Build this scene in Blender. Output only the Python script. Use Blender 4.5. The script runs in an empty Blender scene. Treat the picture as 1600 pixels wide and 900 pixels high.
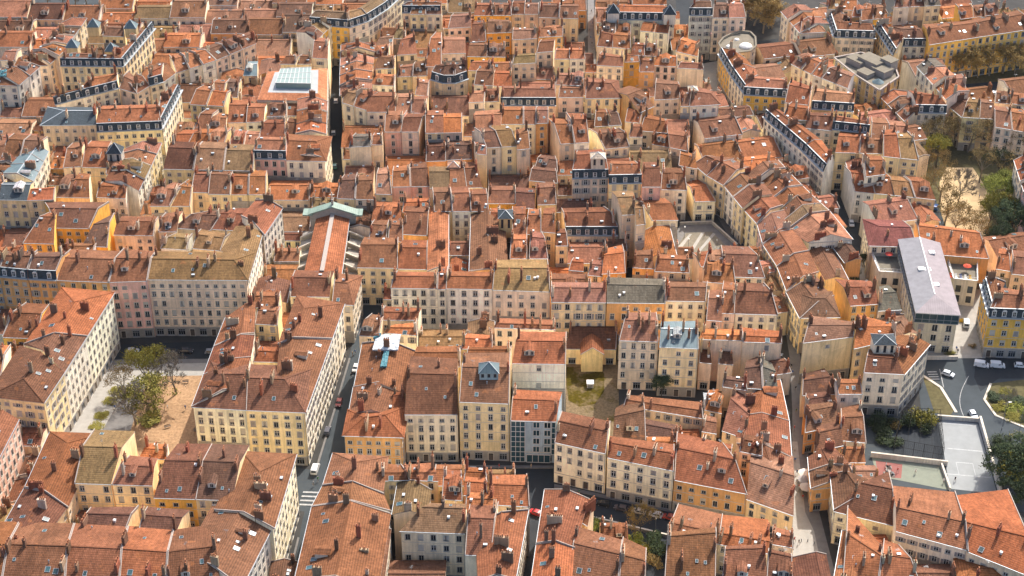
import bpy, bmesh, math, random
from mathutils import Vector, Matrix
from mathutils.bvhtree import BVHTree
from mathutils.noise import noise as pnoise
random.seed(11)
SC = bpy.context.scene
COL = SC.collection
# ---------------------------------------------------------------- camera
CAM_H, F, PITCH = 300.0, 2700.0, math.radians(33.7)
CAM = Vector((0, 0, CAM_H))
FWD = Vector((0, math.cos(PITCH), -math.sin(PITCH)))
UPV = Vector((0, math.sin(PITCH), math.cos(PITCH)))
RGT = Vector((1, 0, 0))
SUN_AZ, SUN_EL = math.radians(28), math.radians(47)      # azimuth to the right of straight ahead
SUNV = Vector((math.sin(SUN_AZ)*math.cos(SUN_EL), math.cos(SUN_AZ)*math.cos(SUN_EL), math.sin(SUN_EL)))

def at(px, py, z=0.0):
    d = F*FWD + (px-800)*RGT - (py-450)*UPV
    t = (z-CAM_H)/d.z
    return Vector((d.x*t, d.y*t, z))

def project(p):
    d = p-CAM
    w = d.dot(FWD)
    return 800+F*d.dot(RGT)/w, 450-F*d.dot(UPV)/w

# ---------------------------------------------------------------- materials
def newmat(name):
    m = bpy.data.materials.new(name); m.use_nodes = True
    nt = m.node_tree
    return m, nt, nt.nodes['Principled BSDF']

def N(nt, t, **kw):
    n = nt.nodes.new(t)
    for k, v in kw.items():
        if k.startswith('i_'):
            n.inputs[k[2:].replace('_', ' ')].default_value = v
        else:
            setattr(n, k, v)
    return n

def L(nt, a, b): nt.links.new(a, b)

def mathn(nt, op, a, b=None, c=None, clamp=False):
    n = nt.nodes.new('ShaderNodeMath'); n.operation = op; n.use_clamp = clamp
    for i, v in enumerate((a, b, c)):
        if v is None: continue
        if isinstance(v, (int, float)): n.inputs[i].default_value = v
        else: nt.links.new(v, n.inputs[i])
    return n.outputs[0]

def mix(nt, blend, fac, a, b):
    n = nt.nodes.new('ShaderNodeMix'); n.data_type = 'RGBA'; n.blend_type = blend
    for sock, v in ((n.inputs[0], fac), (n.inputs[6], a), (n.inputs[7], b)):
        if isinstance(v, (int, float)): sock.default_value = v
        elif isinstance(v, tuple): sock.default_value = (*v[:3], 1)
        else: nt.links.new(v, sock)
    return n.outputs[2]

def ramp(nt, fac, lo, hi, a=0.0, b=1.0):
    n = nt.nodes.new('ShaderNodeMapRange'); n.clamp = True
    nt.links.new(fac, n.inputs[0])
    n.inputs[1].default_value, n.inputs[2].default_value = lo, hi
    n.inputs[3].default_value, n.inputs[4].default_value = a, b
    return n.outputs[0]

def grey(nt, v):
    n = nt.nodes.new('ShaderNodeCombineColor')
    for i in range(3): nt.links.new(v, n.inputs[i])
    return n.outputs[0]

def noise_n(nt, vec, scale, detail=3, rough=.55):
    n = nt.nodes.new('ShaderNodeTexNoise'); n.inputs['Scale'].default_value = scale
    n.inputs['Detail'].default_value = detail; n.inputs['Roughness'].default_value = rough
    if vec is not None: nt.links.new(vec, n.inputs['Vector'])
    return n.outputs['Fac']

def vec_scale(nt, vec, s, off=None):
    n = nt.nodes.new('ShaderNodeVectorMath'); n.operation = 'MULTIPLY'
    nt.links.new(vec, n.inputs[0]); n.inputs[1].default_value = s
    o = n.outputs[0]
    if off is not None:
        a = nt.nodes.new('ShaderNodeVectorMath'); a.operation = 'ADD'
        nt.links.new(o, a.inputs[0]); nt.links.new(off, a.inputs[1]); o = a.outputs[0]
    return o

def make_tile():
    m, nt, b = newmat('clay_roof_tiles')
    oi = N(nt, 'ShaderNodeObjectInfo'); uv = N(nt, 'ShaderNodeUVMap')
    off = nt.nodes.new('ShaderNodeCombineXYZ')
    r = mathn(nt, 'MULTIPLY', oi.outputs['Random'], 371.0)
    for i in range(2): L(nt, r, off.inputs[i])
    v = vec_scale(nt, uv.outputs[0], (1, 1, 1), off.outputs[0])
    # one colour per tile
    cell = vec_scale(nt, v, (1/.42, 1/.55, 1))
    fl = nt.nodes.new('ShaderNodeVectorMath'); fl.operation = 'FLOOR'; L(nt, cell, fl.inputs[0])
    wn = nt.nodes.new('ShaderNodeTexWhiteNoise'); wn.noise_dimensions = '2D'; L(nt, fl.outputs[0], wn.inputs['Vector'])
    tile = ramp(nt, wn.outputs['Value'], 0, 1, .82, 1.17)
    # tile courses
    sep = nt.nodes.new('ShaderNodeSeparateXYZ'); L(nt, v, sep.inputs[0])
    vv = mathn(nt, 'FRACT', mathn(nt, 'MULTIPLY', sep.outputs[1], 1/.62))
    course = ramp(nt, vv, 0.0, .45, .58, 1.12)
    big = ramp(nt, noise_n(nt, v, .16, 5, .65), .28, .72, .62, 1.30)
    streak = ramp(nt, noise_n(nt, vec_scale(nt, v, (1.3, .12, 1)), 1.0, 3), .3, .7, .82, 1.14)
    c = mix(nt, 'MULTIPLY', 1.0, oi.outputs['Color'], grey(nt, tile))
    c = mix(nt, 'MULTIPLY', 1.0, c, grey(nt, course))
    c = mix(nt, 'MULTIPLY', 1.0, c, grey(nt, big))
    c = mix(nt, 'MULTIPLY', 1.0, c, grey(nt, streak))
    # lichen and soot, replaced tiles
    lf = ramp(nt, noise_n(nt, v, .75, 6, .7), .56, .78, 0, .55)
    c = mix(nt, 'MIX', lf, c, (.075, .048, .026))
    nf = ramp(nt, noise_n(nt, v, .33, 3, .5), .64, .70, 0, .35)
    c = mix(nt, 'MIX', nf, c, (.36, .135, .05))
    L(nt, c, b.inputs['Base Color']); b.inputs['Roughness'].default_value = .85; b.inputs['Specular IOR Level'].default_value = .08
    uu = mathn(nt, 'SINE', mathn(nt, 'MULTIPLY', sep.outputs[0], 2*math.pi/.42))
    hgt = mathn(nt, 'ADD', mathn(nt, 'MULTIPLY', uu, .5), mathn(nt, 'ADD', vv, mathn(nt, 'MULTIPLY', wn.outputs['Value'], .8)))
    bp = N(nt, 'ShaderNodeBump', i_Strength=.6, i_Distance=.05); L(nt, hgt, bp.inputs['Height'])
    L(nt, bp.outputs[0], b.inputs['Normal'])
    return m

def make_stucco(name='painted_render', use_obj=True, base=(.5, .4, .3), amount=1.5):
    m, nt, b = newmat(name)
    oi = N(nt, 'ShaderNodeObjectInfo'); tc = N(nt, 'ShaderNodeTexCoord')
    off = nt.nodes.new('ShaderNodeCombineXYZ')
    r = mathn(nt, 'MULTIPLY', oi.outputs['Random'], 531.0)
    L(nt, r, off.inputs[0])
    v = vec_scale(nt, tc.outputs['Object'], (1, 1, 1), off.outputs[0])
    big = ramp(nt, noise_n(nt, v, .22, 4, .6), .3, .7, 1-.09*amount, 1+.09*amount)
    st = ramp(nt, noise_n(nt, vec_scale(nt, v, (1.4, 1.4, .1)), 1.0, 4, .6), .42, .76, 1.10, 1-.17*amount)
    fine = ramp(nt, noise_n(nt, v, 3.0, 3, .6), .3, .7, .93, 1.06)
    base_c = oi.outputs['Color'] if use_obj else base
    c = mix(nt, 'MULTIPLY', 1.0, base_c, grey(nt, big))
    c = mix(nt, 'MULTIPLY', 1.0, c, grey(nt, st))
    c = mix(nt, 'MULTIPLY', 1.0, c, grey(nt, fine))
    vo = nt.nodes.new('ShaderNodeTexVoronoi'); vo.inputs['Scale'].default_value = .22; L(nt, v, vo.inputs['Vector'])
    sp = nt.nodes.new('ShaderNodeSeparateColor'); L(nt, vo.outputs['Color'], sp.inputs[0])
    c = mix(nt, 'MULTIPLY', 1.0, c, grey(nt, ramp(nt, sp.outputs[0], .1, .9, .9, 1.05)))      # patched render
    sf = ramp(nt, noise_n(nt, vec_scale(nt, v, (.9, .9, .22)), 1.0, 6, .7), .60, .78, 0, .4)
    c = mix(nt, 'MIX', sf, c, (.20, .15, .10))                                                 # stains
    L(nt, c, b.inputs['Base Color']); b.inputs['Roughness'].default_value = .9; b.inputs['Specular IOR Level'].default_value = .08
    bp = N(nt, 'ShaderNodeBump', i_Strength=.25, i_Distance=.03); L(nt, noise_n(nt, v, 6.0, 3), bp.inputs['Height'])
    L(nt, bp.outputs[0], b.inputs['Normal'])
    return m

def make_plain(name, col, rough=.8, var=.15, scale=1.5, metal=0.0, use_obj=False, coord='Object', spec=None):
    m, nt, b = newmat(name)
    tc = N(nt, 'ShaderNodeTexCoord')
    v = tc.outputs[coord]
    f = ramp(nt, noise_n(nt, v, scale, 5, .62), .28, .72, 1-var, 1+var)
    base = col
    if use_obj:
        oi = N(nt, 'ShaderNodeObjectInfo'); base = oi.outputs['Color']
    c = mix(nt, 'MULTIPLY', 1.0, base, grey(nt, f))
    L(nt, c, b.inputs['Base Color'])
    b.inputs['Roughness'].default_value = rough; b.inputs['Metallic'].default_value = metal
    if spec is None and rough >= .8: spec = .1
    if spec is not None: b.inputs['Specular IOR Level'].default_value = spec
    return m

def make_glass(name, col, rough=.08):
    m, nt, b = newmat(name)
    oi = N(nt, 'ShaderNodeObjectInfo')
    f = ramp(nt, oi.outputs['Random'], 0, 1, .5, 1.6)
    c = mix(nt, 'MULTIPLY', 1.0, col, grey(nt, f))
    L(nt, c, b.inputs['Base Color']); b.inputs['Roughness'].default_value = rough
    b.inputs['Specular IOR Level'].default_value = .5
    return m

def make_zinc(name, col):
    m, nt, b = newmat(name)
    uv = N(nt, 'ShaderNodeUVMap'); tc = N(nt, 'ShaderNodeTexCoord')
    sep = nt.nodes.new('ShaderNodeSeparateXYZ'); L(nt, uv.outputs[0], sep.inputs[0])
    fr = mathn(nt, 'FRACT', mathn(nt, 'MULTIPLY', sep.outputs[0], 1/.65))
    seam = ramp(nt, fr, .88, .93, 1.0, .62)
    f = ramp(nt, noise_n(nt, tc.outputs['Object'], .5, 4), .3, .7, .82, 1.15)
    c = mix(nt, 'MULTIPLY', 1.0, col, grey(nt, seam)); c = mix(nt, 'MULTIPLY', 1.0, c, grey(nt, f))
    L(nt, c, b.inputs['Base Color']); b.inputs['Roughness'].default_value = .6; b.inputs['Specular IOR Level'].default_value = .3
    return m

def make_slate():
    m, nt, b = newmat('dark_slate')
    uv = N(nt, 'ShaderNodeUVMap')
    cell = vec_scale(nt, uv.outputs[0], (1/.3, 1/.25, 1))
    fl = nt.nodes.new('ShaderNodeVectorMath'); fl.operation = 'FLOOR'; L(nt, cell, fl.inputs[0])
    wn = nt.nodes.new('ShaderNodeTexWhiteNoise'); wn.noise_dimensions = '2D'; L(nt, fl.outputs[0], wn.inputs['Vector'])
    f = ramp(nt, wn.outputs['Value'], 0, 1, .7, 1.3)
    g = ramp(nt, noise_n(nt, uv.outputs[0], .3, 3), .3, .7, .8, 1.25)
    c = mix(nt, 'MULTIPLY', 1.0, (.034, .046, .054), grey(nt, f)); c = mix(nt, 'MULTIPLY', 1.0, c, grey(nt, g))
    L(nt, c, b.inputs['Base Color']); b.inputs['Roughness'].default_value = .75; b.inputs['Specular IOR Level'].default_value = .25
    return m

M = {}
M['tile'] = make_tile()
M['wall'] = make_stucco()
M['trim'] = make_plain('limestone_trim', (.55, .49, .40), .85, .1)
M['stone'] = make_plain('grey_stone_base', (.33, .30, .26), .85, .18, .8)
M['mortar'] = make_plain('lime_mortar', (.34, .29, .25), .9, .18, 2)
M['gutter'] = make_plain('zinc_gutter', (.36, .39, .40), .5, .12, 2, .3)
M['slate'] = make_slate()
M['zinc'] = make_zinc('zinc_sheet', (.105, .15, .16))
M['copper'] = make_zinc('green_copper', (.19, .255, .205))
M['palemetal'] = make_zinc('pale_metal_sheet', (.18, .175, .185))
M['glass'] = make_glass('window_glass', (.022, .028, .034))
M['skyglass'] = make_glass('rooflight_glass', (.03, .07, .075), .25)
M['paleglass'] = make_plain('frosted_rooflight_glass', (.19, .25, .225), .35, .08, .6)
M['frame'] = make_plain('white_window_frame', (.62, .60, .56), .6, .06)
M['greyframe'] = make_plain('grey_window_frame', (.25, .26, .27), .6, .06)
M['blind'] = make_plain('roller_blind', (.48, .44, .38), .7, .08)
M['shutter'] = make_plain('painted_shutter', (.30, .27, .25), .7, .1)
M['yellowrender'] = make_stucco('yellow_render', False, (.84, .64, .30))
M['chim'] = make_stucco('chimney_render', True)
M['pot'] = make_plain('clay_chimney_pot', (.40, .17, .085), .85, .2, 3)
M['dark'] = make_plain('dark_opening', (.015, .014, .013), .8, .1)
M['door'] = make_plain('painted_door', (.10, .075, .06), .6, .1)
M['tealglass'] = make_glass('teal_facade_glass', (.018, .045, .058), .12)
M['roofgravel'] = make_plain('flat_roof_gravel', (.19, .165, .125), .95, .16, .7)
M['whiteroof'] = make_plain('white_roof_membrane', (.29, .30, .295), .7, .1, .4)
M['tarpwhite'] = make_plain('white_tarpaulin', (.40, .43, .44), .6, .22, .8)
M['tarpblue'] = make_plain('teal_tarpaulin', (.03, .15, .18), .6, .1, 1)
M['metal'] = make_plain('painted_steel', (.20, .21, .22), .45, .08, 2, .6)
M['paint'] = make_plain('plain_paint', (.5, .5, .5), .5, .05, 2, use_obj=True)
M['carpaint'] = make_plain('car_paint', (.5, .5, .5), .22, .02, 2, use_obj=True, spec=.6)
M['rubber'] = make_plain('tyre_rubber', (.02, .02, .02), .85, .1)
M['cloth'] = make_plain('cloth', (.5, .5, .5), .9, .1, 3, use_obj=True)
M['skin'] = make_plain('skin', (.45, .27, .19), .6, .04)
M['lampglass'] = make_plain('frosted_lamp_glass', (.75, .75, .72), .3, .02)

# ---------------------------------------------------------------- mesh builder
class MB:
    def __init__(s): s.v, s.f, s.m, s.uv = [], [], [], []
    def face(s, pts, m=0, uv=None):
        i = len(s.v); s.v.extend([tuple(p) for p in pts])
        s.f.append(tuple(range(i, i+len(pts)))); s.m.append(m)
        s.uv.append(uv or [(0, 0)]*len(pts))
    def box(s, c, ex, ey, ez, m=0):
        """box with centre c and half-extent vectors"""
        P = {}
        for a in (-1, 1):
            for b in (-1, 1):
                for d in (-1, 1): P[a, b, d] = c+ex*a+ey*b+ez*d
        for q in (((-1,-1,-1),(1,-1,-1),(1,-1,1),(-1,-1,1)), ((1,1,-1),(-1,1,-1),(-1,1,1),(1,1,1)),
                  ((-1,1,-1),(-1,-1,-1),(-1,-1,1),(-1,1,1)), ((1,-1,-1),(1,1,-1),(1,1,1),(1,-1,1)),
                  ((-1,-1,1),(1,-1,1),(1,1,1),(-1,1,1)), ((-1,1,-1),(1,1,-1),(1,-1,-1),(-1,-1,-1))):
            s.face([P[k] for k in q], m, [(0,0),(1,0),(1,1),(0,1)])
    def abox(s, x0, y0, z0, x1, y1, z1, m=0):
        s.box(Vector(((x0+x1)/2, (y0+y1)/2, (z0+z1)/2)), Vector(((x1-x0)/2, 0, 0)), Vector((0, (y1-y0)/2, 0)), Vector((0, 0, (z1-z0)/2)), m)
    def beam(s, a, b, w, t, m=0, up=Vector((0, 0, 1))):
        """bar from a to b: w wide, t tall, sitting on the line"""
        d = b-a; l = d.length
        if l < 1e-4: return
        d = d/l; sd = d.cross(up)
        if sd.length < 1e-4: sd = Vector((1, 0, 0))
        sd.normalize(); u = sd.cross(d)
        s.box((a+b)/2+u*(t/2), d*(l/2), sd*(w/2), u*(t/2), m)
    def tube(s, a, b, ra, rb, n=6, m=0, cap=True):
        d = (b-a).normalized(); x = d.orthogonal().normalized(); y = d.cross(x)
        A = [a+(x*math.cos(2*math.pi*i/n)+y*math.sin(2*math.pi*i/n))*ra for i in range(n)]
        B = [b+(x*math.cos(2*math.pi*i/n)+y*math.sin(2*math.pi*i/n))*rb for i in range(n)]
        for i in range(n):
            j = (i+1) % n; s.face([A[i], A[j], B[j], B[i]], m)
        if cap: s.face(B, m); s.face(A[::-1], m)
    def prism(s, pts, z0, z1, m=0, top=None, bottom=False):
        """upright prism over a flat outline"""
        n = len(pts)
        for i in range(n):
            a, b = pts[i], pts[(i+1) % n]
            l = (Vector(b[:2])-Vector(a[:2])).length
            s.face([(a[0], a[1], z0), (b[0], b[1], z0), (b[0], b[1], z1), (a[0], a[1], z1)], m, [(0, 0), (l, 0), (l, z1-z0), (0, z1-z0)])
        s.face([(p[0], p[1], z1) for p in pts], m if top is None else top, [(p[0], p[1]) for p in pts])
        if bottom: s.face([(p[0], p[1], z0) for p in pts][::-1], m)
    def build(s, name, mats, parent=None, loc=None, smooth=False, origin=None):
        me = bpy.data.meshes.new(name)
        o = Vector(origin) if origin is not None else Vector((0, 0, 0))
        me.from_pydata([(v[0]-o.x, v[1]-o.y, v[2]-o.z) for v in s.v], [], s.f)
        for k in mats: me.materials.append(M[k] if isinstance(k, str) else k)
        me.polygons.foreach_set('material_index', s.m)
        ul = me.uv_layers.new(name='UVMap')
        flat = []
        for u in s.uv:
            for a in u: flat.extend(a[:2])
        ul.data.foreach_set('uv', flat)
        if smooth: me.polygons.foreach_set('use_smooth', [True]*len(me.polygons))
        me.update()
        return link(name, me, parent, loc)

def link(name, data, parent=None, loc=None, rotz=0.0):
    ob = bpy.data.objects.new(name, data); COL.objects.link(ob)
    if parent is not None: ob.parent = parent
    if loc is not None: ob.location = loc
    if rotz: ob.rotation_euler = (0, 0, rotz)
    return ob

def tag(o, label=None, cat=None, group=None, kind=None):
    if label: o['label'] = label
    if cat: o['category'] = cat
    if group: o['group'] = group
    if kind: o['kind'] = kind
    return o

def thing(name, loc, rotz=0.0):
    return link(name, None, None, loc, rotz)

ORD = ['first', 'second', 'third', 'fourth', 'fifth', 'sixth', 'seventh', 'eighth', 'ninth', 'tenth', 'eleventh', 'twelfth',
       'thirteenth', 'fourteenth', 'fifteenth', 'sixteenth', 'seventeenth', 'eighteenth', 'nineteenth', 'twentieth']
def ordinal(i):
    if i < 20: return ORD[i]
    t = ['twenty', 'thirty', 'forty', 'fifty', 'sixty', 'seventy'][(i+1)//10-2]
    r = (i+1) % 10
    return (t[:-1]+'ieth') if r == 0 else t+'-'+ORD[r-1]
SUN_E, SKY_S, EXPO, HAZE = 3.1, .15, 1.08, .000015
# ---------------------------------------------------------------- the houses: eave and ridge lines as seen from the drone
WALL = dict(cr=('cream', (.88, .75, .53)), wh=('off-white', (.89, .81, .63)), ye=('yellow', (.86, .67, .37)), oc=('ochre', (.82, .48, .10)), bl=('blue-grey', (.34, .41, .45)),
            og=('orange', (.72, .40, .15)), pk=('pink', (.78, .46, .35)), be=('beige', (.78, .61, .40)), gy=('grey', (.66, .61, .53)), ro=('rose-beige', (.86, .66, .47)))
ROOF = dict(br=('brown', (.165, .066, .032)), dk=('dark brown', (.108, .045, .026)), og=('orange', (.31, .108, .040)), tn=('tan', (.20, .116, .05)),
            pk=('pinkish', (.26, .114, .066)), rs=('rust', (.232, .083, .034)), lg=('lichen-grey', (.10, .09, .068)), zn=('zinc', (.5, .5, .5)),
            rd=('dusty red', (.19, .062, .050)), sl=('slate', (.5, .5, .5)))
ROWS = []
def R(phrase, mode, h, stations, units):
    st = [tuple(float(x) for x in s.split(',')) for s in stations.split(';')]
    for i, u in enumerate(units.split()):
        ROWS.append((phrase, mode, h, st[i], st[i+1], u))
def U(phrase, mode, h, *specs):
    for s in specs:
        st, u = s.split('|')
        a, b = [tuple(float(x) for x in q.split(',')) for q in st.split(';')]
        ROWS.append((phrase, mode, h, a, b, u.strip()))
# flags: hs/he hipped at the start/end, M mansard, bN back slope factor, w0/w1 windows in the start/end wall, nw no windows, hN height, cN chimneys, kN skylights
# --- bottom left
U('yellow court row above the near roofs', 'L', 20, '116,755,129,697;173,757,190,699|ye.tn.c1.k1', '174,757,187,726;238,759,241,729|ye.br.c3.k0', '240,778,257,719;305,780,316,720|oc.dk.c2.k2', '305,780,316,720;363,782,375,722|ye.dk.c3.k3')
R('rust slopes behind the pink facade', 'N', 18, '-12,850,18,850;38,762,70,768;78,674,106,692', 'be.dk.k3 be.rs.he.c3')
U('low lean-tos behind the yellow court', 'L', 15, '217,716,225,700;262,718,262,702|cr.og.c2', '100,760,112,728;118,760,126,730|oc.rs')
R('skylit roofs nearest the camera', 'L', 19, '-60,918,-50,848;0,922,12,850;100,926,105,853;185,930,190,857;258,934,262,862;345,925,338,853', 'be.rs be.br.c3.k5 be.br.c3.k6 be.rs.c2.k5 be.br.c2.k6')
U('two dark valley roofs behind the skylights', 'L', 18, '125,838,134,802;190,846,206,804|ye.dk.b.6.c1', '212,846,222,804;268,848,285,808|ye.dk.b.6.c1')
R('bright right-hand wing at the crossing', 'N', 19, '378,918,330,882;432,812,380,788', 'wh.br.k5.c1')
R('bright right-hand wing at the crossing', 'N', 20, '429,826,380,800;464,709,406,737', 'cr.rs.he.c3.k2')
U('court edge behind the crossing', 'L', 17, '370,746,374,722;402,740,404,718|gy.rs.c2')
U('pink facade at the edge', 'N', 21, '-40,790,-66,755;30,655,4,640|pk.br')
# --- left square
R('white-windowed block beside the tree square', 'N', 19.5, '69,630,45,580;101,582,66,545;136,526,85,521;180,456,116,472', 'ye.br.hs.k3.c1.w0 wh.br.c2.k2 wh.rs.he.c2.k2')
U('yellow court west of the tree square', 'L', 18, '3,527,20,488;58,529,66,490|oc.br.c4.k1', '58,527,70,498;95,529,104,500|oc.br.c2', '-40,590,-30,555;2,588,8,553|wh.og.c1')
U('low roofs west of the tree square', 'L', 15, '8,600,14,577;40,598,44,575|wh.rs.c1', '60,566,66,548;90,560,94,542|gy.br.k3', '0,565,6,545;48,560,52,540|wh.og.c2')
U('long row closing the tree square', 'L', 20.5, '-60,429,-55,397;0,432,5,399|og.dk.M.c2', '0,432,5,399;43,436,50,400|og.dk.M.c3', '44,436,50,401;88,438,97,401|og.dk.M.c2', '88,438,97,402;170,441,180,405|og.rs.c3.k1', '170,441,180,403;230,439,236,404|pk.br.c3.k1', '230,437,236,404;388,438,366,406|ro.tn.he.c3.k5.w1')
R('white wing running back from the tree square', 'N', 20, '389,437,366,407;411,364,389,352', 'wh.tn.c2.k3')
R('white wing running back from the tree square', 'N', 20, '413,368,394,346;442,325,420,312', 'wh.rs.c1')
R('leaning wing east of the tree square', 'N', 18.5, '299,636,357,582;318,585,368,557;334,541,376,522;352,496,386,468', 'wh.br.c2.b.5 wh.br.c2.k2.b.5 wh.rs.c3.k1.b.5')
U('front wall east of the tree square', 'L', 18.5, '299,636,326,584;384,641,386,584|wh.br.hs.c2.k2', '384,641,386,590;478,645,443,592|ye.br.he.c1.k3')
R('white-windowed block along the descending street', 'N', 18.5, '478,644,443,591;519,530,458,528;539,474,466,504', 'wh.br.c2.k3.b.35 wh.br.he.c3.k3.b.4')
U('roofs behind the leaning wing', 'L', 17, '390,480,395,462;436,482,437,463|ye.og.c2.k2', '398,506,402,484;434,508,436,486|ye.rs.c2', '395,565,400,548;440,566,442,550|cr.rs')
# --- left middle
U('yellow-walled court behind the long row', 'L', 17, '86,356,73,325;140,357,154,326|oc.br.k4.c1', '35,380,62,338;84,381,86,338|oc.br.k2.c1', '128,384,146,350;168,386,172,347|oc.dk.c1')
U('tan court row behind the long row', 'L', 17, '177,367,183,345;240,368,243,346|be.br.c2', '247,362,252,340;276,362,280,338|be.rs.c2', '270,356,300,335;330,360,345,336|be.br.c4', '330,358,345,333;398,362,402,334|be.br.c3', '250,388,262,370;292,390,296,372|gy.tn.c2', '96,398,104,384;145,398,148,384|gy.rs.c2', '300,388,306,366;345,392,352,372|be.tn.c2')
U('yellow two-window row near the long row', 'L', 16, '298,300,303,272;325,301,328,272|ye.br.c1', '325,303,328,272;360,304,362,273|ye.br.c2.k2', '360,304,362,273;416,304,416,274|ye.rs.c2', '234,322,258,292;297,322,300,296|ye.og.c2')
U('large brown roofs beside the dark lane', 'L', 18, '255,264,263,231;396,267,398,235|ye.br.c4.k3', '396,248,400,218;447,249,448,219|pk.rs.M.c2', '447,251,448,219;510,252,508,221|cr.rs.he.c3')
R('white sunlit wing before the slate block', 'N', 18, '217,298,190,280;236,260,207,248;253,223,224,220', 'wh.br.c3 wh.rs.c2.k2')
U('garden-terrace front at the edge', 'L', 18, '-50,312,-44,285;0,312,4,286|ye.br.c2', '-2,312,2,288;42,313,48,288|ye.sl.b.5', '42,313,48,296;84,312,86,294|ye.rs.b.3')
U('roofs between terrace garden and slate block', 'L', 17, '88,308,95,279;140,309,139,281|cr.br.c2', '127,261,133,229;168,262,170,230|ye.rs.c2.k1', '98,262,104,232;126,260,128,230|ro.rs.c1', '165,272,168,252;212,274,216,255|wh.pk.c2', '150,308,154,290;196,310,198,292|wh.rs.c2', '2,246,10,218;60,244,66,220|be.br.c2.k2', '-50,260,-44,232;2,258,8,230|be.br.c2')
R('zinc-roofed wing near the terrace garden', 'N', 17, '52,284,31,262;76,236,60,226', 'wh.zn.k2')
R('brown wing left of the zinc roof', 'N', 16, '14,300,-10,290;42,240,20,232', 'be.br.c1')
# --- top left
U('slate-banded block at upper left', 'L', 18, '62,196,100,173;150,195,150,173|be.sl.hs', '151,206,154,171;253,202,249,168|ye.rs.M.c4.k2')
R('slate-banded block at upper left', 'N', 18, '254,201,249,169;285,140,272,134', 'cr.rs.M.he.c2.k3')
U('yellow palace with blue corner pavilions', 'L', 18, '94,103,106,84;193,104,183,86|ye.br.M.c4.k4', '160,56,163,43;194,57,194,44|ye.br.c1')
R('yellow palace with blue corner pavilions', 'N', 18, '194,103,184,85;243,44,232,48', 'ye.br.M.c2')
U('pale blocks by the upper edge', 'N', 19, '30,133,8,112;63,104,44,97|wh.pk.k2.c1', '78,100,56,84;106,74,84,68|ro.og.k2', '106,70,84,66;136,28,112,30|wh.rs.c1')
U('pale blocks by the upper edge', 'L', 18, '-40,133,-36,112;30,134,10,113|cr.br.c1', '20,104,28,90;76,102,70,88|ro.rs.k2', '0,94,8,80;24,94,28,80|ro.pk')
R('diagonal row with dormered slate bands', 'N', 16, '86,164,92,150;130,152,128,138;146,148,143,124;186,138,183,116;214,146,208,128;234,134,234,113;256,128,254,104;275,114,270,92;338,94,322,78;400,68,396,52', 'wh.og.M.c2 wh.rs.M.c1 cr.rs.M.c2 ro.br.c1 ro.br.c1 cr.rs.M.c1 wh.rs.c1 wh.og.k4 ro.br.c2')
U('jumbled roofs right of the diagonal row', 'L', 15, '296,163,306,140;350,166,356,146|ye.og.c4', '300,208,312,180;352,206,354,182|ro.rs.c3', '356,192,358,166;412,190,414,166|ro.og.c2.k3', '416,182,420,162;480,180,476,162|be.br.c2.k4', '404,214,410,192;446,214,446,192|ye.br.c2', '446,212,448,190;472,212,470,192|ye.dk', '262,232,276,207;350,228,356,206|be.rs.c3', '358,226,362,206;404,228,406,208|ye.pk.c3', '326,150,332,128;372,152,374,130|ye.rs.c2', '380,118,384,100;402,118,402,100|be.zn')
R('orange slopes left of the dark lane', 'N', 17, '510,248,484,240;510,192,486,186;512,158,488,150', 'ro.og.c2 cr.rs.k3.c1')
# --- top centre left
U('cream row behind the glass-roofed court', 'L', 17, '437,100,447,87;486,100,486,88|cr.br.c1', '487,90,490,64;512,92,513,66|cr.pk.c2')
U('ochre corner below the curved slate front', 'N', 17, '494,64,478,50;528,30,512,22|oc.tn')
U('curved slate front near the quay', 'L', 17, '483,38,492,17;546,43,545,20|oc.tn.M')
R('curved slate front near the quay', 'N', 17, '546,43,540,20;576,33,566,14;606,14,594,-4;632,-10,620,-24', 'cr.tn.M wh.tn.M wh.tn.M')
U('cream bow-fronted corner beside the dark lane', 'L', 17, '534,160,533,140;572,172,573,146|cr.br.c1.k2', '573,175,573,150;617,175,617,150|cr.rs.c2', '617,175,618,154;667,177,668,154|cr.pk.k3.c1')
R('orange slopes right of the dark lane', 'N', 17, '531,150,556,138;531,118,556,108;532,92,558,84;533,70,560,64', 'ye.rs.c3 ye.og.c3 ye.rs.c2')
U('small gables behind the bow-fronted corner', 'L', 16, '584,108,590,90;616,106,617,90|ye.rs.c2', '620,86,626,62;652,84,648,58|cr.rs.c2', '620,120,624,104;668,118,668,100|ye.br.c2', '580,132,584,118;616,134,617,120|wh.og.c2', '572,92,578,76;606,88,608,72|ro.rs.c2', '586,72,592,60;612,70,614,58|ro.pk', '614,60,620,46;634,60,634,46|ro.tn')
U('pink house and its neighbours', 'L', 19, '600,206,602,182;654,206,661,181|pk.br.k3.c1', '664,208,664,183;722,207,722,182|ro.rs.c3', '580,226,582,212;598,226,598,212|ye.og.c1', '545,230,550,214;580,228,580,213|be.lg.nw')
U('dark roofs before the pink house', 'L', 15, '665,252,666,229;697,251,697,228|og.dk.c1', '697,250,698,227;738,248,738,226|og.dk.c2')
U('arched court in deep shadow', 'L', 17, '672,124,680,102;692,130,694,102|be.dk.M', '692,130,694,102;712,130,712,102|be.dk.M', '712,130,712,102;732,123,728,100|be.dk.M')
U('pinkish block behind the arched court', 'L', 18, '690,84,692,62;728,83,727,62|ro.pk.c1', '664,104,672,60;690,104,690,60|ro.rs.k3')
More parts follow.
